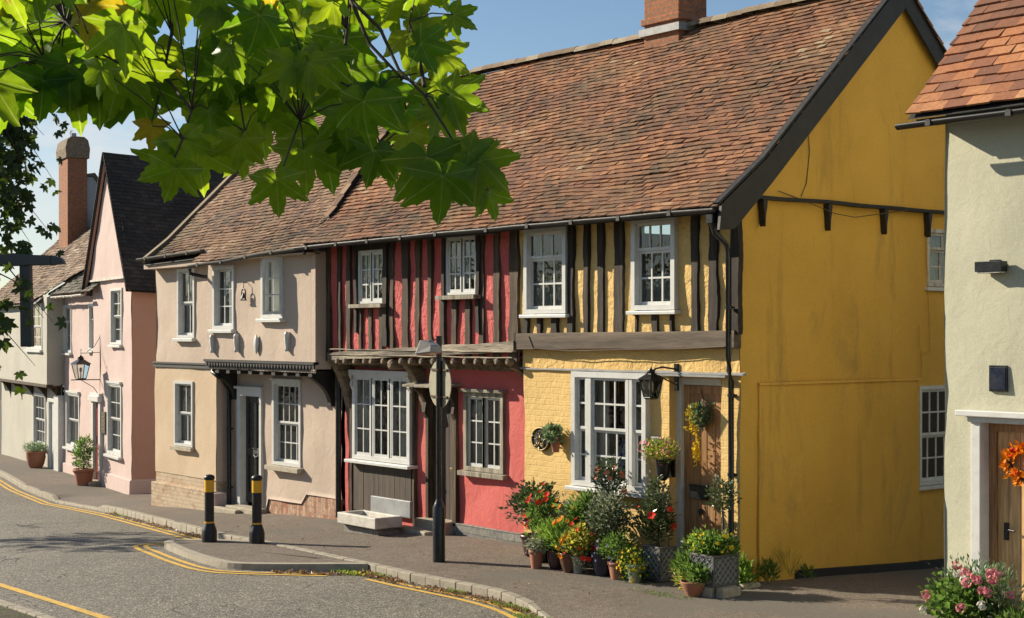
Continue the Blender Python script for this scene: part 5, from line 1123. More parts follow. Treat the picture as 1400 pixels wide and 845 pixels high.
def pot(t, x, y, z, r, h, mat, style=0):
    m = MB()
    pr = {0: [(r*.68,0),(r*.95,h*.80),(r*.95,h*.82),(r*1.06,h*.82),(r*1.06,h),(r*.94,h),(r*.90,h*.9),(.001,h*.88)],
          1: [(r*.6,0),(r*.85,h*.25),(r*1.0,h*.65),(r*.97,h*.88),(r*1.05,h*.93),(r*1.05,h),(r*.92,h),(r*.88,h*.9),(.001,h*.88)],
          2: [(r*.5,0),(r*.8,h*.45),(r*1.0,h*.9),(r*1.05,h),(r*.95,h),(r*.9,h*.9),(.001,h*.88)]}[style]
    m.lathe((x,y,z), pr, 22); return m.build('pot', mat, t)
def gp(px, py):  # kept for reading: positions below are metres on the footway
    return None
GR = 'potted flowers under the yellow bay window'
def potted(label, x, y, r, h, pm, parts, style=0, group=GR, name='potted_plant', cat='plant', z=None):
    z = gz(x, y) if z is None else z; t = thing(name, label, cat, (x, y, z), group=group); pot(t, x, y, z, r, h, pm, style)
    for p in parts:
        k = p[0]; c = (x+p[1][0], y+p[1][1], z+h+p[1][2])
        if k == 'f':
            foliage(t, c, (p[2][0]*1.15, p[2][1]*1.15, p[2][2]*.9), int(p[3]*1.5), p[4], M[p[5]], up=p[6] if len(p) > 6 else .5, wr=p[7] if len(p) > 7 else .5, seed=x*7)
            if p[2][2] > .12: stems(t, (x, y, z+h*.9), c, p[2])
        else: flowers(t, c, p[2], p[3], p[4], M[p[5]])
    return t
x, y = (-2.860, -1.010); y = max(y, -.75)
potted('tall dahlias with red and purple flowers in a dark pot, leftmost of the row', x, y+.05, .13, .22, M['black'], [('f',(0,0,.34),(.22,.20,.42),520,.075,'l_mid'),('f',(.02,0,-.02),(.22,.2,.14),160,.06,'l_yel'),('w',(0,0,.36),(.24,.22,.42),20,.045,'f_red'),('w',(-.1,0,.2),(.22,.2,.45),9,.038,'f_purple'),('w',(0,0,.1),(.2,.2,.2),8,.022,'f_yellow')])
x, y = (-3.450, -0.140); 
potted('dark glossy camellia bush in a pot against the yellow wall', x+.05, -.42, .16, .28, M['plum'], [('f',(0,.05,.42),(.42,.26,.36),900,.075,'l_dark',.5,.55),('f',(-.1,-.05,.35),(.3,.2,.3),60,.06,'l_grey')])
x, y = (-2.530, -1.150)
potted('silver-leaved plant in a tall terracotta pot', x, y+.08, .095, .24, M['terra'], [('f',(0,0,.07),(.16,.14,.13),260,.06,'l_grey',.2)])
x, y = (-2.320, -1.010)
potted('bright green feathery plant in a plum glazed pot', x, y+.09, .11, .24, M['plum'], [('f',(0,0,.18),(.26,.2,.24),900,.09,'l_bright',1.0,.16)], 1)
x, y = (-2.010, -1.080)
potted('orange marigolds in a brown glazed bowl pot', x, y+.11, .13, .25, M['terra_dk'], [('f',(0,0,.13),(.2,.17,.2),420,.06,'l_mid',.7,.35),('w',(-.02,0,.2),(.2,.17,.3),16,.038,'f_orange'),('w',(0,0,.1),(.2,.17,.1),5,.03,'f_yellow')], 2)
x, y = (-1.880, -1.020)
potted('red nasturtiums trailing from a pale stone pot', x, y+.09, .085, .22, M['pale_pot'], [('f',(.08,-.01,-.02),(.15,.13,.2),200,.05,'l_grey',.0),('f',(.05,0,.2),(.2,.18,.25),340,.06,'l_yel',.3,.7),('w',(.05,0,.15),(.2,.18,.3),18,.034,'f_red')])
x, y = (-2.420, -0.390)
potted('mixed nasturtiums in red, orange and silver foliage behind the pale pot', x, -.55, .14, .25, M['navy'], [('f',(0,0,.3),(.28,.2,.34),520,.06,'l_grey'),('f',(0,0,.2),(.28,.2,.3),420,.065,'l_mid'),('w',(0,-.05,.32),(.28,.2,.34),17,.036,'f_orange'),('w',(0,-.05,.25),(.28,.2,.3),12,.032,'f_red')])
x, y = (-1.870, -0.630)
potted('tall climbing rose with coral flowers reaching the bay window sill', x+.02, -.36, .14, .28, M['terra'], [('f',(-.05,0,.86),(.22,.17,.34),420,.055,'l_dark'),('f',(-.03,-.03,.75),(.2,.15,.4),200,.05,'l_ivy'),('w',(-.05,-.02,.7),(.23,.18,.36),12,.042,'f_coral')])
x, y = (-1.570, -0.930)
potted('dark speckled shrub in a broad navy pot', x, y+.15, .17, .30, M['navy'], [('f',(.02,.06,.42),(.30,.22,.36),760,.05,'l_grey',.4),('f',(.02,.04,.36),(.32,.24,.38),700,.06,'l_dark'),('w',(-.1,0,.02),(.18,.15,.1),14,.018,'f_lilac')])
x, y = (-1.240, -0.950)
potted('round green bush dotted with lilac flowers in a terracotta pot', x, y+.10, .115, .21, M['terra'], [('f',(0,0,.17),(.26,.21,.23),900,.042,'l_mid'),('w',(-.1,-.03,.12),(.25,.2,.2),26,.018,'f_lilac')])
x, y = (-0.940, -0.930)
potted('yellow flowers spilling over a small pale pot', x, y+.09, .10, .22, M['pale_pot'], [('f',(0,-.02,.0),(.17,.14,.24),380,.045,'l_bright',.0),('w',(-.02,-.05,.0),(.18,.14,.24),60,.02,'f_yellow')])
x, y = (-2.180, 0.330)
potted('large mid-green bush with long leaves beside the lattice planter', x-.02, -.50, .18, .28, M['plum'], [('f',(0,0,.34),(.36,.28,.36),900,.11,'l_mid',.6,.32),('f',(0,.1,.3),(.4,.2,.4),420,.09,'l_dark',.8,.3)])
def lattice(label, x0, x1, y0, y1, z0, h, blocks):
    t = thing('lattice_planter', label, 'planter', ((x0+x1)/2, (y0+y1)/2, z0-(.1 if blocks else 0)))
    m = MB(); e = .03; zb_ = z0
    m.box(x0+.012, x1-.012, y0+.012, y1-.012, zb_, z0+h-.03)
    for (a, b, c_, d_) in ((x0,x0+e,y0,y0+e),(x1-e,x1,y0,y0+e),(x0,x0+e,y1-e,y1),(x1-e,x1,y1-e,y1)): m.box(a, b, c_, d_, zb_, z0+h)
    for z_ in (zb_, z0+h-e): m.box(x0+e, x1-e, y0, y0+e, z_, z_+e); m.box(x1-e, x1, y0+e, y1-e, z_, z_+e); m.box(x0, x0+e, y0+e, y1-e, z_, z_+e)
    m.build('box', M['leadpl'], t, bevel=.005)
    m = MB(); hh = h-2*e
    def lat(P0, U_, W):
        k = int(W/.085)
        for i in range(-4, k+5):
            for s in (1, -1):
                a0 = i*.085; a1 = a0+s*hh; lo, hi = 0, 1
                pa, pb = a0, a1
                # clip to the panel
                t0, t1 = 0.0, 1.0
                for bound, sg in ((0, 1), (W, -1)):
                    fa, fb = sg*(pa-bound), sg*(pb-bound)
                    if fa < 0 and fb < 0: t1 = -1
                    elif fa < 0: t0 = max(t0, fa/(fa-fb))
                    elif fb < 0: t1 = min(t1, fa/(fa-fb))
                if t1 <= t0: continue
                A_ = P0+U_*(pa+(pb-pa)*t0)+Vector((0,0,zb_+e+hh*t0)); B_ = P0+U_*(pa+(pb-pa)*t1)+Vector((0,0,zb_+e+hh*t1)); m.tube([A_, B_], .007, 4)
    lat(Vector((x0+e, y0+.010, 0)), Vector((1,0,0)), x1-x0-2*e); lat(Vector((x1-.010, y0+e, 0)), Vector((0,1,0)), y1-y0-2*e)
    m.build('lattice', M['lead'], t)
    m = MB(); m.box(x0+.02, x1-.02, y0+.02, y1-.02, z0+h-.06, z0+h-.025); m.build('soil', M['soil'], t)
    return t
lx0, lx1 = -1.010, -0.821
t = lattice('grey lattice planter with tall shrub, left of the doorstep', lx0-.0, lx0+.32, -.66, -.38, gz(-1.5,-.5), .42, False); z_ = gz(-1.5,-.5)+.42; c_ = lx0+.04
foliage(t, (c_, -.45, z_+.24), (.30,.26,.30), 800, .06, M['l_dark'], seed=3); foliage(t, (c_-.02, -.40, z_+.56), (.20,.16,.34), 200, .055, M['l_grey'], seed=4); foliage(t, (c_+.0, -.40, z_+.50), (.22,.18,.38), 420, .055, M['l_dark'], seed=5); stems(t, (c_,-.42,z_-.04), (c_,-.42,z_+.6), (.2,.15,.3), 6, .008)
flowers(t, (c_, -.5, z_+.3), (.36,.26,.16), 5, .05, M['f_red'])
px0 = 0.153; gz_ = gz(px0, -.8); 
px0 -= .08
t = lattice('grey lattice planter of yellow pansies on stone blocks by the downpipe', px0+.02, px0+.40, -.95, -.53, gz_+.12, .36, True)
m = MB(); m.box(px0+.03, px0+.12, -.93, -.6, gz_-.05, gz_+.118); m.box(px0+.14, px0+.36, -.95, -.70, gz_-.05, gz_+.118); m.box(px0+.38, px0+.50, -.9, -.6, gz_-.05, gz_+.115); m.build('block', M['stone'], t, bevel=.015)
pc = (px0+.22, -.73, gz_+.56); foliage(t, pc, (.29,.28,.16), 1100, .055, M['l_mid'], seed=6); foliage(t, (pc[0]-.1, pc[1]-.1, pc[2]+.02), (.3,.2,.15), 300, .06, M['l_bright'], seed=7)
flowers(t, (pc[0], pc[1], pc[2]+.03), (.30,.27,.15), 22, .028, M['f_yellow']); 
m = MB(); sx, sy = px0+.20, -.60; m.tube([(sx,sy,gz_+.4),(sx+.02,sy,gz_+.8),(sx,sy,gz_+1.05)], .014, 7)
t2 = thing('topiary_bush', 'small round topiary on a bare stem rising from the pansy planter', 'plant', (sx, sy, gz_+.45)); m.build('stem', M['bark'], t2)
foliage(t2, (sx, sy, gz_+1.12), (.21,.19,.21), 520, .05, M['l_dark'], seed=8); foliage(t2, (sx, sy, gz_+1.12), (.22,.2,.22), 60, .045, M['l_grey'], seed=9)
x, y = (0.200, -1.070); potted('green seedling plant in the taller terracotta bowl by the doorstep', x-.17, y+.22, .10, .15, M['terra'], [('f',(0,0,.15),(.2,.16,.24),300,.09,'l_mid',.9,.35),('f',(-.1,-.02,.02),(.16,.12,.14),90,.08,'l_yel',.3,.3),('w',(-.02,-.02,.22),(.12,.1,.08),5,.03,'f_pink')], 2, group='terracotta bowls by the doorstep')
potted('small trailing plant in the wide terracotta bowl nearest the street', x, y+.08, .155, .17, M['terra'], [('f',(.06,0,.08),(.18,.14,.14),230,.07,'l_mid',.6,.5)], 2, group='terracotta bowls by the doorstep')
x, y = (-1.000, -0.480); t = thing('ground_cover_plant', 'low dark green tuft on the pavement left of the doorstep', 'plant', (x, -.8, gz(x,-.8))); foliage(t, (x+.02, -.78, gz(x,-.8)+.06), (.30,.22,.12), 500, .06, M['l_dark'], up=.9, wr=.25, seed=12)
def weeds(x, y, rx, rz, n, mat, label, nm='wall_weed', L=.1, wr=.2):
    z = gz(x, y); t = thing(nm, label, 'plant', (x, y, z)); foliage(t, (x, y, z+rz*.45), (rx, rx*.6, rz*.6), n, L, M[mat], up=1.1, wr=wr, seed=x*5); return t
weeds(.16, -.18, .20, .40, 420, 'l_bright', 'bright green weed at the corner of the yellow house', L=.08, wr=.4); weeds(.24, .22, .16, .28, 260, 'l_mid', 'green weed clump against the ochre side wall', L=.08)
weeds(.22, .62, .16, .34, 60, 'l_yel', 'thin dry grass tuft against the ochre side wall', L=.2, wr=.06); weeds(.2, 1.0, .1, .14, 50, 'l_mid', 'tiny weed farthest along the ochre side wall')
m_ = MB(); m_.box(.05, .2, -.5, -.2, -.1, .1); m_.box(.22, .34, -.3, .0, -.1, .06)
t = thing('edging_stones', 'rough mossy stones at the foot of the corner', 'stones', (.2, -.3, 0)); m_.build('stone', M['stone'], t, bevel=.03)
# wall pot, wall planter, wreath
t = thing('wall_pot', 'small terracotta pot of ivy hung beside the round plaque', 'plant', (-3.276, -.1, 1.455-.08)); wx1, wz1 = -3.276, 1.485
m = MB(); m.lathe((wx1,-.11,wz1-.11), [(.045,0),(.065,.13),(.075,.13),(.075,.17),(.06,.17),(.001,.15)], 16); m.build('pot', M['terra'], t); m = MB(); m.tube([(wx1,-.05,wz1),(wx1,.0,wz1)], .015, 6); m.build('hook', M['black'], t)
foliage(t, (wx1,-.14,wz1+.12), (.22,.13,.13), 260, .07, M['l_ivy'], seed=14, wr=.8); flowers(t, (wx1,-.14,wz1+.15), (.18,.1,.12), 6, .02, M['f_pink'])
hx1, hz1 = -1.167, 1.309; t = thing('wall_planter', 'black half-basket of pale flowers on the yellow wall under the lantern', 'planter', (hx1, -.1, hz1-.15))
m = MB(); m.lathe((hx1,-.14,hz1-.16), [(.03,0),(.07,.04),(.09,.14),(.10,.26),(.11,.28),(.095,.28),(.001,.25)], 14); m.box(hx1-.08, hx1+.08, -.03, .0, hz1-.12, hz1+.12); m.build('basket', M['black'], t)
foliage(t, (hx1,-.20,hz1+.20), (.30,.20,.17), 620, .05, M['l_yel'], seed=15, wr=.3); foliage(t, (hx1,-.2,hz1+.2), (.3,.2,.16), 260, .05, M['l_mid'], seed=16); flowers(t, (hx1,-.2,hz1+.22), (.3,.2,.16), 26, .022, M['f_pink'])
wx2, wz2 = -0.761, 1.940; t = thing('door_wreath', 'green wreath trailing yellow flowers hung on the brown door', 'wreath', (wx2, .13, wz2-.5))
m = MB(); m.tube([(wx2+.14*math.cos(a), .12, wz2+.05+.15*math.sin(a)) for a in fr(0, 2*PI, 18)], .02, 6, False); m.tube([(wx2,.17,wz2+.2),(wx2,.12,wz2+.36)], .006, 4); m.build('ring', M['bark'], t)
foliage(t, (wx2,.09,wz2+.06), (.20,.08,.20), 330, .065, M['l_ivy'], seed=17); foliage(t, (wx2-.10,.05,wz2-.02), (.10,.06,.22), 130, .05, M['f_yellow'], seed=18); foliage(t, (wx2-.02,.06,wz2-.35), (.06,.05,.26), 130, .045, M['f_yellow'], up=-.8, seed=19)
wx3, wz3 = 4.0, 1.72; t = thing('door_wreath', 'orange autumn wreath on the oak door of the green house', 'wreath', (wx3, gy+.1, wz3-.2))
m = MB(); m.tube([(wx3+.15*math.cos(a), gy+.09, wz3+.15*math.sin(a)) for a in fr(0, 2*PI, 18)], .025, 6, False); m.build('ring', M['bark'], t)
m = MB()
for k in range(150): a = U(0, 6.3); m.leaf((wx3+U(.1,.2)*math.cos(a), gy+U(.04,.09), wz3+U(.1,.2)*math.sin(a)), (U(-1,1),U(-.8,0),U(-1,1)), (U(-.3,.3),-1,U(-.3,.3)), .07, .045)
m.build('leaves', M['f_orange'], t); flowers(t, (wx3,gy+.05,wz3), (.17,.03,.17), 14, .03, M['f_red'])
# geraniums by the green door
x, y, _z = 4.414, -1.706, 0.482; z = gz(x, y); potted('pink and white geraniums in a brown pot at the corner of the green house', x, y, .21, .24, M['terra_dk'], [('f',(-.04,0,.20),(.40,.32,.34),1100,.075,'l_mid',.4,.7),('f',(.30,0,.18),(.22,.22,.34),300,.07,'l_grey',.9,.25),('f',(0,.08,.45),(.42,.25,.22),420,.05,'l_ivy',1.0,.4)], 0, group='pots by the oak door')
t = bpy.data.objects['potted_plant.0%02d' % 0] if False else [o for o in COL.objects if o.get('label', '').startswith('pink and white geraniums')][0]
def heads(t, c, R3, n, mat):
    m = MB()
    for i in range(n):
        a = Vector((U(-1,1), U(-1,.2), U(-.6,1))).normalized(); p = Vector((c[0]+a.x*R3[0], c[1]+a.y*R3[1], c[2]+a.z*R3[2]))
        m = MB()
        for k in range(16): o = Vector((U(-1,1),U(-1,1),U(-1,1))).normalized(); m.flower(p+o*.034, o, .02, petals=5)
        m.build('flower_head', mat, t)
heads(t, (x-.02, y-.05, z+.5), (.42,.34,.34), 24, M['f_pink']); heads(t, (x-.05, y-.05, z+.5), (.44,.34,.30), 4, M['f_white'])
m = MB(); m.tube([(x+.62,y-.1,z-.05),(x+.62,y-.1,z+.14)], .10, 14); 
potted('leafy herb in a blue pot at the right edge beside the geraniums', x+.62, y-.1, .14, .2, paint('cobalt_glaze', (.02,.07,.28), .3), [('f',(0,0,.14),(.26,.24,.24),420,.09,'l_mid',.8,.35)], 0, group='pots by the oak door')
# plants by the pink houses
def wpot(lx_, ly_, label, r, h, pm, parts, nm='potted_plant', style=0, group=None):
    X_, Y_ = to_w(lx_, ly_); return potted(label, X_, Y_, r, h, pm, parts, style, group=group, z=foot_z(X_, Y_)-.01)
wpot(-2.560, -.42, 'tall leafy bay plant in a square-shouldered terracotta pot by the crimson door', .24, .42, M['terra'], [('f',(.02,0,.38),(.24,.22,.50),620,.085,'l_mid',.5,.4),('f',(-.35,0,.05),(.2,.1,.12),60,.08,'l_ivy')])
wpot(-2.586, -.32, 'empty-looking terracotta pot tucked beside the bay plant', .17, .42, M['terra'], [('f',(0,0,.03),(.13,.12,.08),80,.05,'l_mid')])
X_, Y_ = to_w(-8.498, -.35); potted('dome of grey-green lavender in a big-bellied terracotta jar', X_, Y_, .27, .48, M['terra'], [('f',(0,0,.10),(.36,.32,.20),800,.07,'l_ivy',.8,.25)], 1, group=None, z=foot_z(X_, Y_)-.01)

# ------------------------------------------------------------------ weeds, fallen leaves and grass along the kerb
def scatter_leaves(name, fn, n, L, mat, flat=True, kind='stuff'):
    m = MB()
    for i in range(n):
        x, y, z = fn()
        if flat: m.leaf((x, y, z+U(.004,.02)), (U(-1,1), U(-1,1), U(-.2,.5)), (U(-.6,.6), U(-.6,.6), 1), L*U(.5,1.3), L*.6*U(.6,1.2), fold=U(-.3,.4))
        else: m.leaf((x, y, z-.005), (U(-.5,.5), U(-.5,.5), 1), (U(-1,1), U(-1,1), .2), L*U(.5,1.4), L*.14*U(.6,1.4))
    return tag(m.build(name, mat), kind=kind)
def gut(a, b, w=.22, bias=1.5):
    def f():
        x = U(a, b)
        while noise.noise((x*1.1, 3, 3)) < U(-.5, .25): x = U(a, b)
        y = ky(x)-.07-w*U(0,1)**bias; return x, y, road_z(x, y)
    return f
scatter_leaves('fallen_leaves', gut(-4.4, .6), 900, .055, M['litter']); scatter_leaves('fallen_leaves', gut(-16, -7.6, .2), 650, .055, M['litter'])
def isl_gut():
    x = U(-5.3, -3.4); y = (-3.12+(x+5.25)*.66 if x < -4.4 else ky(x))-.1-U(0,.16); return x, y, road_z(x, y)
scatter_leaves('fallen_leaves', isl_gut, 420, .06, M['litter'])
def footl():
    x = U(-10, 0); y = U(ky(x)+.1, -.02 if U(0,1) < .5 else -.5); return x, y, gz(x, y)
scatter_leaves('fallen_leaves', footl, 130, .04, M['litter'])
def patchf(px_, py_, rx_, ry_, zf):
    def f():
        a = U(0, 6.3); q = U(0, 1)**.6; x = px_+rx_*q*math.cos(a); y = py_+ry_*q*math.sin(a); return x, y, zf(x, y)
    return f
for (gx_, gy_, a_, b_, n_) in ((-4.62,-2.66,.35,.10,260), (-3.95,-2.50,.25,.08,140), (-1.15,-2.60,.35,.07,180), (-.25,-2.86,.55,.11,420), (.8,-3.3,.7,.12,300), (-2.3,-2.5,.2,.06,80), (-15.2,-.98,.5,.06,60)):
    scatter_leaves('weeds', patchf(gx_, gy_, a_, b_, road_z), n_, .06, M['l_bright'], False)
scatter_leaves('weeds', patchf(-4.5,-2.62,.4,.1,road_z), 160, .06, M['l_yel'])
scatter_leaves('moss', patchf(-.1,-1.2,.5,.10,gz), 150, .03, M['l_bright'], True); scatter_leaves('grass', lambda: (lambda x, y: (x, y, nz(x, y)))(U(-12, 4), -7.05-U(0, 1.4)), 3500, .045, M['grass'], False)
tag(COL.objects['moss'], kind='stuff')

# ------------------------------------------------------------------ trees
def leaf_outline():
    pts = [(0,.0),(.0,.0)]
    half = [(0,1.0),(5,.86),(9,.84),(13,.70),(19,.66),(25,.50),(31,.55),(37,.74),(42,.73),(47,.90),(53,.97),(57,.80),(64,.76),(70,.60),(80,.47),(88,.55),(95,.66),(102,.74),(108,.60),(118,.52),(132,.42),(150,.36),(166,.22)]
    r = [(a, q) for a, q in half]; l = [(-a, q) for a, q in half[1:]][::-1]
    return [(math.radians(a), q) for a, q in r+[(180,.06)]+l]
LO = leaf_outline()
def big_leaf(m, p, tip, nrm, size, curl=.25, rr=None):
    """lobed leaf joined to its stalk at p, long lobe towards tip"""
    p = Vector(p); t = Vector(tip).normalized(); n = Vector(nrm); s = t.cross(n).normalized(); n = s.cross(t).normalized(); q = U(0,1) if rr is None else rr
    vs = [p]; c1, c2 = U(.5,1.4)*curl, U(-.4,.6)*curl; tw = U(-.5,.5)*curl
    for ring in (.33, .66, 1.0):
        for a, r in LO:
            rj = r*ring*(1+.10*noise.noise((a*3, size*50, q*9)) if ring == 1 else 1); u = math.cos(a)*rj; v = math.sin(a)*rj
            h = -c1*(u*u)*.7-c2*(v*v)*.9+tw*u*v*1.4+.07*math.cos(5*a)*ring*ring-.10*abs(v)+.10*noise.noise((u*2.2+q*9, v*2.2, size*40)); vs.append(p+(t*u+s*v+n*h)*size)
    k = len(LO); b0 = len(m.v); m.vn[b0] = 1.0
    for i, (a, r) in enumerate(LO):
        if round(abs(math.degrees(a))) in (0, 53, 102): m.vn[b0+1+i] = 1.0; m.vn[b0+1+k+i] = 1.0; m.vn[b0+1+2*k+i] = .97
    fs = [(0, 1+i, 1+(i+1) % k) for i in range(k)]+[(1+e*k+i, 1+e*k+k+i, 1+e*k+k+(i+1) % k, 1+e*k+(i+1) % k) for e in (0, 1) for i in range(k)]
    m.add(vs, fs, q, 0, True)
M['plane_leaf'] = leafm('plane_leaf', (.028,.085,.008), (.075,.16,.015), .55, (.52,.68,.02), .4, .3, True, (.20,.42,.012))
M['plane_yellow'] = leafm('turning_leaf', (.20,.17,.015), (.28,.20,.02), .55, (.85,.62,.03), .45, .3, True)
def cw(cx_, cd_, z): return Vector((12.42-.7801*cd_+.6256*cx_, -13.46+.6256*cd_+.7801*cx_, z))
tb = cw(-5.6, 2.6, 0); tbz = nz(tb.x, tb.y)
t = thing('plane_tree', 'overhanging plane tree with large backlit lobed green leaves filling the upper left', 'tree', (tb.x, tb.y, tbz))
m = MB(); m.tube([(tb.x,tb.y,tbz-.3),(tb.x+.05,tb.y,tbz+1.4),(tb.x-.05,tb.y+.1,tbz+3.2),(tb.x+.1,tb.y+.1,tbz+5.0),(tb.x,tb.y,tbz+7.5)], [.42,.33,.28,.22,.1], 18); m.build('trunk', M['trunkbark'], t)
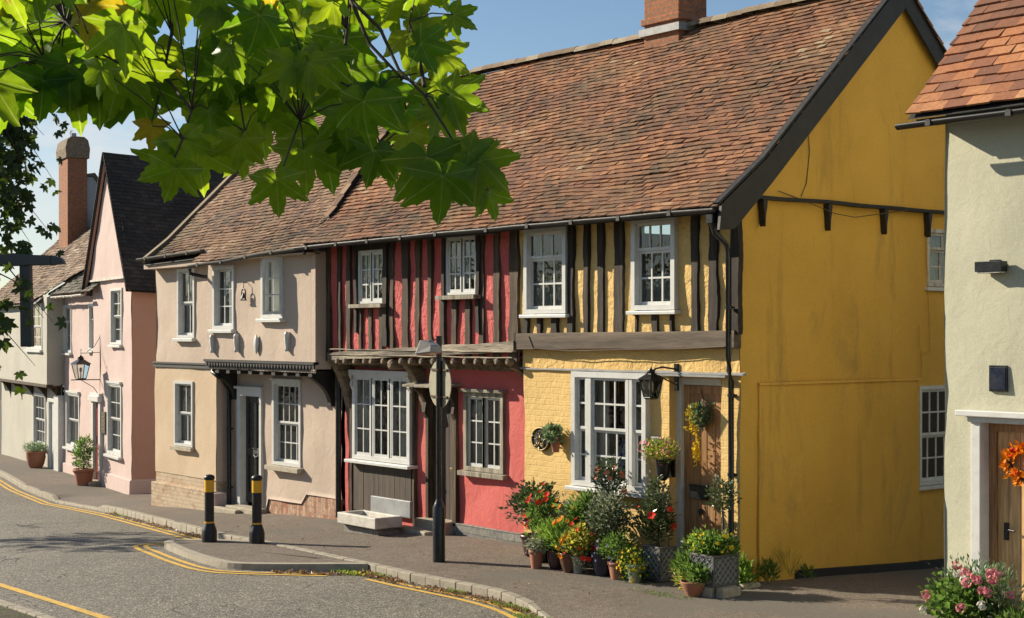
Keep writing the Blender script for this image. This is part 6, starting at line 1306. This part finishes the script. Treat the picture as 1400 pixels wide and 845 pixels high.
LV = [(8.519,-11.612,3.574,0.074,0.0,0,1,0),(8.568,-11.55,3.538,0.117,0.35,0.3,0,0),(8.651,-11.606,3.446,0.108,-0.26,0.2,0,0),(8.504,-11.47,3.52,0.133,0.17,0,0,0),(8.549,-11.574,3.473,0.099,-0.96,0.9,0,0),(8.308,-11.395,3.729,0.126,0.09,0,0,0),(8.585,-11.37,3.551,0.104,-0.14,0.2,0,0),(8.436,-11.235,3.663,0.154,0.17,0,0,0),(8.91,-11.443,3.406,0.105,0.07,0.0,0,0),(8.782,-11.284,3.507,0.13,0.14,0.2,0,0),(8.728,-11.191,3.551,0.17,0.21,0,0,0),(8.414,-11.103,3.678,0.146,-0.17,0.3,0,0),(8.495,-11.321,3.51,0.075,-0.61,0.7,0,0),(8.851,-11.197,3.619,0.12,0.17,0.5,0,0),(8.78,-11.127,3.551,0.112,-0.35,0.2,0,0),(8.905,-11.13,3.507,0.114,-0.17,0.4,0,0),(8.768,-10.981,3.51,0.094,0.14,0.3,0,0),(8.884,-10.997,3.572,0.105,0.44,0.2,0,0),(8.712,-10.891,3.663,0.115,-0.26,0.6,0,0),(9.079,-11.073,3.476,0.163,0.26,0.1,0,0),(9.185,-11.101,3.416,0.138,0.0,0.2,0,0),(9.042,-10.959,3.507,0.118,0.35,0.4,0,0),(9.061,-10.935,3.467,0.134,0.52,0.7,0,0),(9.166,-10.965,3.466,0.118,0.84,0.4,0,0),(9.147,-10.988,3.486,0.108,1.08,0.8,0,0),(9.103,-10.883,3.392,0.084,0.44,0.6,0,0),(8.936,-10.932,3.634,0.11,0.61,0.5,0,0),(8.955,-10.908,3.675,0.119,1.22,0.5,0,0),(8.841,-10.89,3.734,0.098,0.87,0.7,0,0),(8.903,-10.973,3.821,0.105,1.4,0.4,0,0),(8.719,-10.882,3.892,0.149,1.05,0.2,0,0),(8.848,-10.882,3.808,0.118,1.13,1.2,0,0),(8.881,-10.84,3.925,0.082,1.05,0.3,0,0),(8.695,-11.072,3.766,0.166,0.09,0.1,0,0),(8.748,-11.006,3.712,0.145,0.52,0.0,0,0),(8.556,-11.086,3.783,0.16,-0.35,0.2,0,0),(8.233,-11.808,3.717,0.13,-0.09,0.1,0,0),(8.189,-11.703,3.744,0.161,0.17,0,0,0),(8.236,-11.645,3.734,0.149,0.09,0.2,0,0),(8.182,-11.553,3.783,0.169,-0.14,0.1,0,0),(8.309,-11.553,3.734,0.163,0.21,0,0,0),(7.969,-11.658,3.878,0.152,0.0,0.3,0,0),(8.012,-11.765,3.837,0.151,-0.17,0.2,0,0),(8.083,-11.835,3.755,0.132,0.09,0.1,0,0),(8.067,-11.536,3.9,0.147,0.17,0.2,0,0),(8.25,-11.468,3.859,0.109,0.0,0.3,0,0),(8.455,-11.371,3.766,0.154,0.0,0.1,0,0),(8.317,-11.224,3.878,0.162,0.21,0.2,0,0),(8.435,-11.396,3.649,0.102,0.14,0.4,0,0),(8.372,-11.315,3.609,0.1,-0.35,0.2,0,0),(8.386,-11.137,3.812,0.153,0.0,0,0,0),(8.171,-11.406,3.8,0.105,0.26,0.5,1,0),(8.114,-11.317,3.863,0.108,-0.35,0.4,0,0),(8.056,-11.869,3.712,0.141,0.0,0.1,0,0),(7.886,-11.762,3.878,0.152,0.0,0.1,0,0),(8.43,-12.065,3.997,0.149,0.74,0.62,1,1),(7.663,-11.771,4.147,0.098,0.11,-0.82,0,1),(7.407,-11.665,4.148,0.184,0.39,-0.26,0,1),(7.408,-11.681,4.076,0.172,-0.15,0.65,1,1),(8.027,-11.888,3.878,0.136,0.36,0.76,0,1),(8.242,-12.011,3.748,0.09,-0.2,-0.63,0,1),(8.465,-12.041,3.663,0.149,-0.45,-0.47,0,1),(7.941,-11.801,4.154,0.096,-0.1,0.75,1,1),(8.358,-11.979,3.952,0.135,0.6,0.52,0,1),(7.292,-11.596,4.183,0.131,-0.2,-0.08,0,1),(7.895,-11.782,3.912,0.132,-0.07,-0.38,0,1),(7.061,-11.539,4.044,0.199,-0.51,0.23,0,1),(8.139,-11.911,3.791,0.146,0.29,0.51,0,1),(7.563,-11.594,4.27,0.125,-0.32,-0.03,0,1),(7.205,-11.463,4.286,0.168,-0.06,0.08,0,1),(7.393,-11.537,4.145,0.162,-0.03,0.54,0,1),(7.375,-11.532,4.045,0.136,0.5,0.34,0,1),(7.831,-11.68,3.899,0.109,-0.76,0.61,0,1),(7.525,-11.604,3.862,0.164,0.37,0.15,0,1),(7.586,-11.527,4.252,0.103,0.69,-0.61,0,1),(7.629,-11.556,4.199,0.154,0.49,-0.49,0,1),(8.341,-11.877,3.943,0.099,0.13,-0.84,0,1),(7.755,-11.629,3.983,0.117,0.01,-0.17,0,1),(7.404,-11.488,4.022,0.138,-0.01,-0.84,0,1),(8.108,-11.79,3.774,0.134,0.8,-0.15,0,1),(7.824,-11.606,4.196,0.175,-0.22,0.84,0,1),(8.651,-11.924,3.903,0.087,-0.57,-0.65,0,1),(8.053,-11.637,4.023,0.11,-0.25,-0.38,0,1),(7.329,-11.384,4.051,0.162,-0.08,-0.01,0,1),(7.938,-11.637,3.851,0.117,1.26,-0.04,0,1),(8.24,-11.736,3.77,0.147,0.03,0.06,0,1),(8.46,-11.793,4.065,0.155,-0.06,-0.37,0,1),(7.827,-11.506,4.133,0.16,0.56,-0.36,0,1),(7.926,-11.56,4.063,0.133,0.51,-0.25,0,1),(8.336,-11.714,3.922,0.121,0.82,0.08,1,1),(7.883,-11.504,3.92,0.155,-0.47,0.24,0,1),(8.152,-11.609,3.801,0.158,0.12,0.59,0,1),(7.617,-11.344,4.306,0.183,0.36,-0.64,0,1),(8.262,-11.619,4.048,0.101,-0.71,-0.78,0,1),(7.804,-11.391,4.066,0.102,-0.42,0.4,0,1),(8.681,-11.771,3.81,0.139,0.12,0.81,0,1),(7.405,-11.279,4.032,0.121,0.64,0.2,0,1),(8.653,-11.82,3.691,0.088,-0.13,-0.8,0,1),(8.305,-11.604,4.115,0.134,0.12,-0.02,0,1),(7.777,-11.344,4.217,0.113,-0.36,0.74,0,1),(7.995,-11.422,4.073,0.117,-0.39,0.45,0,1),(8.225,-11.568,3.945,0.148,0.31,0.28,0,1),(8.412,-11.653,3.744,0.151,0.64,-0.04,0,1),(7.761,-11.298,3.844,0.106,0.65,0.33,0,1),(7.853,-11.326,4.202,0.169,0.9,-0.65,0,1),(8.329,-11.529,4.069,0.136,-0.26,-0.65,0,1),(8.761,-11.695,4.025,0.142,0.36,-0.03,0,1),(7.58,-11.129,4.25,0.163,-0.45,-0.72,0,1),(8.287,-11.456,4.008,0.16,0.22,-0.63,0,1),(7.974,-11.155,4.23,0.14,0.21,0.3,0,1),(8.656,-11.529,3.971,0.099,-0.08,-0.86,0,1),(7.517,-11.006,4.204,0.143,-0.19,-0.39,0,1),(7.825,-11.087,4.325,0.139,0.47,-0.82,0,1),(8.456,-11.33,4.053,0.097,0.87,-0.02,0,1),(8.818,-11.596,3.904,0.108,0.42,-0.79,0,1),(8.833,-11.577,3.838,0.083,0.28,0.02,0,1),(8.483,-11.383,3.87,0.097,-0.05,0.08,0,1),(8.621,-11.45,3.719,0.087,-0.5,0.13,0,1),(8.361,-11.211,4.176,0.159,-0.13,-0.5,0,1),(7.897,-11.014,4.242,0.175,-0.09,-0.75,0,1),(8.858,-11.553,3.748,0.094,0.22,-0.39,0,1),(8.502,-11.359,3.777,0.146,-0.9,0.28,0,1),(7.853,-10.963,3.83,0.162,-0.33,0.82,0,1),(7.912,-10.9,4.319,0.138,0.11,-0.6,0,1),(8.9,-11.463,3.967,0.134,0.12,0.1,1,1),(8.482,-11.281,4.017,0.156,0.59,-0.48,0,1),(8.954,-11.518,3.824,0.119,-0.19,0.59,0,1),(8.732,-11.415,3.795,0.136,-1.0,0.53,0,1),(8.357,-11.188,3.777,0.128,0.35,-0.11,0,1),(7.718,-10.765,3.859,0.164,0.66,-0.14,0,1),(8.281,-11.005,4.248,0.137,0.5,0.69,0,1),(8.735,-11.339,4.017,0.126,-0.47,-0.47,0,1),(7.897,-10.852,4.106,0.181,0.59,0.21,0,1),(8.352,-11.124,3.934,0.097,0.1,0.39,0,1),(8.573,-11.247,3.819,0.141,0.18,0.65,0,1),(9.012,-11.452,3.699,0.114,-0.25,-0.2,0,1),(8.487,-11.213,3.735,0.128,-0.15,0.37,0,1),(7.877,-10.677,4.312,0.171,-0.27,0.54,0,1),(8.375,-11.019,4.101,0.118,-0.49,-0.76,0,1),(8.054,-10.849,4.116,0.165,-0.36,-0.41,0,1),(8.156,-10.938,3.995,0.181,0.97,0.71,0,1),(8.273,-10.933,3.904,0.115,-0.95,-0.47,0,1),(9.045,-11.427,3.696,0.106,-0.1,-0.58,0,1),(8.948,-11.295,4.039,0.131,-0.67,-0.23,0,1),(8.726,-11.191,4.04,0.134,-0.23,0.72,0,1),(8.801,-11.201,3.924,0.091,-0.78,0.68,0,1),(8.696,-11.145,3.805,0.11,-0.34,0.19,0,1),(8.921,-11.313,3.752,0.123,-0.23,-0.56,0,1),(8.155,-10.797,3.787,0.107,-0.17,-0.03,0,1),(8.064,-10.619,4.33,0.163,0.29,0.35,0,1),(8.871,-11.187,4.028,0.096,-0.14,-0.73,0,1),(8.162,-10.719,4.157,0.167,0.33,0.38,0,1),(7.919,-10.525,4.097,0.118,-0.74,-0.71,0,1),(8.521,-10.989,3.89,0.147,-0.01,-0.17,0,1),(8.353,-10.866,3.878,0.129,-0.19,0.33,0,1),(9.047,-11.26,3.614,0.134,-0.07,-0.69,0,1),(7.991,-10.547,4.317,0.142,-0.37,-0.38,0,1),(8.441,-10.808,4.111,0.121,-0.45,0.03,0,1),(8.312,-10.751,4.114,0.106,0.75,-0.41,0,1),(8.716,-10.979,4.106,0.091,-0.0,-0.21,0,1),(7.952,-10.462,4.304,0.15,0.5,-0.05,0,1),(8.547,-10.839,4.002,0.099,-0.61,-0.12,0,1),(8.775,-10.864,4.101,0.168,0.49,0.46,0,1),(8.688,-10.868,4.058,0.169,0.31,-0.14,0,1),(8.403,-10.637,4.11,0.11,-0.01,-0.6,0,1),(8.393,-11.971,4.626,0.165,0.12,-0.57,0,1),(7.784,-12.294,3.877,0.157,-0.05,-0.63,0,1),(8.543,-12.253,3.818,0.117,-0.3,-0.24,0,1),(8.157,-12.251,3.582,0.144,-0.38,-0.43,0,1),(7.797,-11.932,4.714,0.152,0.86,-0.15,0,1),(8.588,-12.305,3.709,0.14,0.04,-0.83,0,1),(7.861,-12.439,4.709,0.137,-0.64,-0.23,0,1),(6.809,-11.667,3.828,0.169,-0.94,-0.36,0,1),(7.08,-12.93,4.761,0.154,-0.49,0.76,0,1),(8.054,-12.709,3.7,0.131,-0.09,-0.01,0,1),(7.895,-11.897,4.744,0.114,0.39,-0.64,0,1),(9.019,-11.065,4.566,0.157,0.24,0.43,0,1),(7.415,-12.705,4.041,0.148,0.01,0.68,0,1),(8.304,-12.399,4.409,0.113,0.39,0.43,0,1),(8.711,-12.192,4.553,0.159,-1.01,-0.83,0,1),(7.412,-11.646,5.029,0.147,0.04,0.2,0,1),(8.088,-12.903,4.425,0.151,0.16,-0.07,0,1),(7.551,-11.473,4.35,0.114,0.1,0.26,0,1),(7.944,-10.876,5.054,0.126,-0.01,0.46,0,1),(8.404,-12.217,4.106,0.123,0.03,-0.43,0,1),(9.29,-11.327,4.462,0.131,0.46,0.22,0,1),(8.679,-11.928,4.522,0.139,0.25,0.34,0,1),(8.303,-12.376,3.613,0.126,-0.62,0.72,0,1),(7.942,-11.948,4.366,0.157,0.02,0.6,0,1),(7.548,-12.638,4.47,0.163,-0.06,0.25,0,1),(8.183,-10.529,5.069,0.13,0.7,-0.71,0,1),(7.782,-11.628,4.315,0.113,0.48,0.25,0,1),(8.307,-11.529,4.668,0.13,-0.09,-0.73,0,1),(5.83,-13.144,4.592,0.114,-0.1,0.8,0,1),(8.266,-11.267,4.231,0.116,0.3,-0.15,0,1),(7.572,-12.825,4.065,0.116,-1.16,0.8,0,1),(8.4,-12.351,3.757,0.142,-0.08,-0.75,0,1),(8.795,-10.828,4.47,0.126,-1.28,-0.13,0,1),(7.325,-12.839,3.68,0.148,-0.42,0.75,0,1),(8.098,-12.649,4.028,0.113,0.52,-0.1,0,1),(8.546,-10.938,4.486,0.127,-0.21,0.44,0,1),(6.907,-12.646,3.965,0.118,0.23,0.41,0,1),(7.632,-13.141,4.479,0.115,0.74,-0.1,0,1),(8.576,-11.978,4.075,0.152,0.52,-0.45,0,1),(8.19,-12.589,3.812,0.156,0.4,-0.29,0,1),(7.879,-11.806,4.427,0.162,0.36,-0.3,0,1),(8.598,-11.129,4.775,0.135,-0.2,0.86,0,1),(6.327,-12.975,4.017,0.11,0.41,0.64,0,1),(7.356,-11.343,4.845,0.151,-0.15,-0.29,0,1),(7.761,-11.241,4.683,0.147,0.08,-0.01,0,1),(5.757,-13.339,4.039,0.113,-0.28,0.06,0,1),(6.628,-11.814,4.978,0.161,0.07,0.27,0,1),(7.912,-12.452,4.448,0.111,0.94,0.28,0,1),(7.828,-11.822,4.353,0.136,-0.28,-0.23,0,1),(7.978,-11.824,4.307,0.151,0.76,-0.79,0,1),(8.171,-12.823,4.381,0.111,0.02,-0.08,0,1),(7.487,-12.19,4.298,0.111,-0.24,0.53,0,1),(7.618,-11.025,4.657,0.147,-0.21,0.21,0,1),(7.398,-13.324,3.544,0.114,-0.95,-0.29,0,1),(7.499,-13.138,4.569,0.11,-0.38,0.41,0,1),(6.572,-12.139,3.787,0.151,0.18,-0.51,0,1),(8.479,-12.536,4.091,0.137,0.09,0.65,0,1),(7.346,-11.25,4.55,0.165,-0.76,0.53,0,1),(6.665,-12.061,4.227,0.153,-0.3,-0.31,0,1),(7.843,-12.799,3.787,0.142,0.11,0.61,0,1),(7.681,-12.457,4.053,0.119,-0.01,-0.63,0,1),(7.399,-12.209,4.934,0.167,0.06,0.6,0,1),(8.075,-12.644,4.525,0.11,0.63,0.46,0,1),(6.741,-11.85,4.559,0.146,0.24,0.07,0,1),(6.202,-12.83,4.52,0.124,-0.26,-0.77,0,1),(7.549,-11.879,4.086,0.116,0.88,0.41,0,1),(6.867,-12.141,3.893,0.129,-0.11,0.03,0,1),(6.446,-13.121,3.762,0.112,-0.23,0.02,0,1),(8.064,-12.249,4.542,0.137,0.68,-0.46,0,1),(6.245,-12.429,4.794,0.128,0.32,-0.73,0,1),(7.685,-12.515,4.665,0.123,-0.23,-0.72,0,1),(8.106,-10.892,4.819,0.137,-0.51,0.67,0,1),(7.312,-13.23,4.376,0.159,-0.46,0.01,0,1),(8.479,-11.177,4.458,0.149,-0.01,0.21,0,1),(7.595,-12.319,4.685,0.163,-0.16,0.19,0,1),(7.962,-11.84,4.763,0.154,0.45,-0.83,0,1),(7.886,-13.144,3.596,0.115,-0.29,0.28,0,1),(7.097,-13.281,4.569,0.152,-0.29,0.02,0,1),(8.202,-10.985,4.338,0.161,0.25,-0.32,0,1),(7.175,-11.416,5.167,0.132,0.51,0.51,0,1),(8.782,-10.995,4.136,0.161,0.26,0.45,0,1),(8.557,-11.635,4.427,0.12,-0.0,-0.16,0,1),(8.985,-11.173,4.451,0.147,-0.64,-0.08,0,1),(6.851,-12.543,3.904,0.125,0.26,-0.0,0,1),(7.035,-11.541,4.811,0.157,-0.16,0.2,0,1),(6.95,-12.929,4.842,0.126,0.43,0.05,0,1),(5.986,-13.209,3.704,0.123,-0.12,-0.68,0,1),(7.605,-12.918,4.334,0.114,0.04,-0.7,0,1),(8.032,-10.235,4.6,0.16,0.08,-0.6,0,1),(6.676,-12.568,4.835,0.139,-0.38,-0.88,0,1)]
br = MB(); lm = MB(); ly_ = MB()
def limb(pts, r0, r1, k=7): n = len(pts); br.tube(pts, [r0+(r1-r0)*i/(n-1) for i in range(n)], k)
limb([(tb.x,tb.y+.1,tbz+3.4), cw(-4.2,3.6,5.3), cw(-2.6,4.3,5.2), cw(-1.2,4.6,4.75), cw(-.7,4.6,4.3)], .10, .022)
TW = [[(8.456,-11.051,4.145),(8.61,-11.018,3.99),(8.748,-11.006,3.883),(8.823,-10.993,3.757),(8.91,-10.964,3.675),(9.036,-10.967,3.548),(9.107,-10.958,3.461)],[(8.61,-11.018,3.99),(8.728,-11.031,3.84),(8.785,-10.96,3.744),(8.91,-10.964,3.7)],[(8.456,-11.051,4.145),(8.688,-11.081,3.883),(8.682,-11.089,3.797),(8.704,-11.14,3.736),(8.715,-11.208,3.686),(8.775,-11.292,3.589),(8.831,-11.382,3.436)],[(8.086,-11.353,4.17),(8.277,-11.434,3.892),(8.267,-11.446,3.816),(8.342,-11.512,3.67),(8.426,-11.568,3.603)],[(7.972,-11.494,4.17),(8.209,-11.519,3.859),(8.362,-11.487,3.734),(8.496,-11.48,3.634),(8.572,-11.545,3.538),(8.553,-11.569,3.467)],[(7.844,-11.654,4.17),(8.08,-11.68,3.924),(8.136,-11.769,3.797)],[(8.228,-11.175,4.17),(8.324,-11.215,3.945),(8.393,-11.29,3.794),(8.502,-11.313,3.585)],[(8.91,-10.964,3.7),(8.815,-10.923,3.84),(8.801,-10.94,3.904)],[(8.704,-11.14,3.736),(8.806,-11.094,3.675),(8.832,-11.062,3.53)],[(8.08,-11.68,3.924),(8.229,-11.653,3.819),(8.309,-11.553,3.755)]]
for tw in TW: limb([Vector(p) for p in tw], .0065, .0025, 6)
nodes = [Vector(p) for tw in TW for p in tw[1:]]
for (lx_, ly2, lz_, size, roll, yaw, kind, far) in LV:
    p = Vector((lx_, ly2, lz_)); view = (Vector((12.42,-13.46,3.0))-p).normalized()
    right = Vector((.6256,.7801,0)); tip = (Vector((0,0,-1))*math.cos(roll)+right*math.sin(roll)+view*U(-.25,.35)); nrm = (view+right*math.sin(yaw)*.9+Vector((0,0,U(-.1,.45)))).normalized()
    big_leaf(ly_ if kind == 1 else lm, p, tip, nrm, size, U(.3,.75))
    q = min(nodes, key=lambda a: (a-p).length); 
    if (q-p).length < .55: br.tube([q, q.lerp(p, .5)+Vector((0,0,.015)), p], [.0028, .002, .0018], 4, False)
    else: br.tube([p+Vector((U(-.05,.05),U(-.05,.05),.22)), p+Vector((0,0,.09)), p], [.003,.002,.0018], 4, False)
bo = br.build('branch', M['bark'], t); lm.build('leaves', M['plane_leaf'], t); ly_.build('turning_leaves', M['plane_yellow'], t)

# darker tree hanging in at the far left
M['dark_leaf'] = leafm('shaded_tree_leaf', (.018,.032,.010), (.04,.065,.016), .2, (.16,.26,.02), .5, .3)  # leaf tones darkened to hold the shade this tree stands in
tb2 = cw(-8.6, 15.5, 0); z2 = gz(tb2.x, tb2.y)-.05
t = thing('street_tree', 'dark leafy tree whose twigs hang in at the left edge', 'tree', (tb2.x, tb2.y, z2))
m = MB(); m.tube([(tb2.x,tb2.y,z2-.3),(tb2.x,tb2.y+.05,z2+2.5),(tb2.x+.1,tb2.y,z2+4.6),(tb2.x,tb2.y,z2+7.5)], [.22,.17,.12,.04], 14); m.build('trunk', M['trunkbark'], t)
br2 = MB(); lf2 = MB()
def hang(p0, p1, n, L=.10):
    p0 = p1.lerp(p0, .22)+Vector((U(-.2,.2), U(-.2,.2), U(.35,.9))); mid = p0.lerp(p1, .55)+Vector((U(-.1,.1),U(-.1,.1),.08)); br2.tube([p0, mid, p1], [.009,.006,.002], 5)
    for i in range(n):
        f = U(.15, 1); q = (p0.lerp(mid, f/.55) if f < .55 else mid.lerp(p1, (f-.55)/.45)); q = q+Vector((U(-.18,.18),U(-.18,.18),U(-.30,.08)))
        v = (Vector((12.42,-13.46,3.0))-q).normalized(); big_leaf(lf2, q, Vector((U(-.7,.7),U(-.7,.7),U(-1.2,-.1))), v+Vector((U(-1,1),U(-1,1),U(-.6,1))), L*U(.55,1.1), .4)
def lp(px_, py_, d): return cw((px_-700)/2069*d, d, 3+(455-py_)/2069*d)
for (px_, py_, d, n) in ((60,185,14.5,60),(40,235,14.4,70),(74,160,14.8,40),(72,245,14.6,22),(45,275,14.4,40),(66,315,14.3,30),(40,330,14.2,36),(20,200,14.5,90),(5,260,14.5,80),(10,330,14.3,50),(15,120,14.8,90),(40,150,14.6,70),(60,435,13.2,16),(48,500,13.1,10),(72,440,13.2,7),(10,470,13.2,24)):
    e = lp(px_, py_, d); s_ = Vector((tb2.x, tb2.y, min(z2+6.5, e.z+U(.4,1.6)))); s_ = s_.lerp(e, .35); hang(Vector((tb2.x, tb2.y, s_.z)).lerp(e, .1), e, n)
for i in range(900):
    a = Vector((U(-1,1),U(-1,1),U(-1,1)))
    if a.length > 1: continue
    q = Vector((tb2.x-.8, tb2.y-.6, z2+5.8))+Vector((a.x*1.9, a.y*1.6, a.z*2.0)); big_leaf(lf2, q, (U(-1,1),U(-1,1),-1), (U(-1,1),U(-1,1),U(.2,1)), U(.08,.13), .4)
br2.build('branch', M['bark'], t); lf2.build('leaves', M['dark_leaf'], t)
# trees standing outside the frame on the other side of the road, whose shade falls on it
def shade_tree(x, y, r, h, n, label, hz=1.0):
    z = gz(x, max(y, -8)); t = thing('street_tree', label, 'tree', (x, y, z)); m = MB(); m.tube([(x,y,z-.3),(x+.1,y,z+h*.5),(x,y,z+h)], [.2,.14,.07], 12); m.build('trunk', M['trunkbark'], t)
    m = MB()
    for i in range(n):
        a = Vector((U(-1,1),U(-1,1),U(-1,1)))
        if a.length > 1 or noise.noise(a*2.3+Vector((x,0,0))) < -.05: continue
        m.leaf((x+a.x*r, y+a.y*r*.8, z+h+a.z*r*hz), (U(-1,1),U(-1,1),U(-1,.4)), (U(-1,1),U(-1,1),1), .2, .16)
    m.build('leaves', M['plane_leaf'], t)
shade_tree(-21.0, -8.4, 1.7, 6.4, 1500, 'round street tree off to the left, across the road from the pink houses', .55)

m = MB()  # unseen bank of leaves added to darken the window reflections
for i in range(4200):
    x = U(-150, 5); h = 5.0+3.5*noise.noise((x*.09, 1, 1))+1.5*noise.noise((x*.4, 2, 1)); z = -1+(h+1)*U(0, 1)**.7
    m.leaf((x, -30+U(-3, 3), z), (U(-1,1),U(-1,1),U(-1,.6)), (U(-1,1),U(-1,1),1), 1.5, 1.3)
tag(m.build('reflection_screen', M['dark_leaf']), kind='stuff')
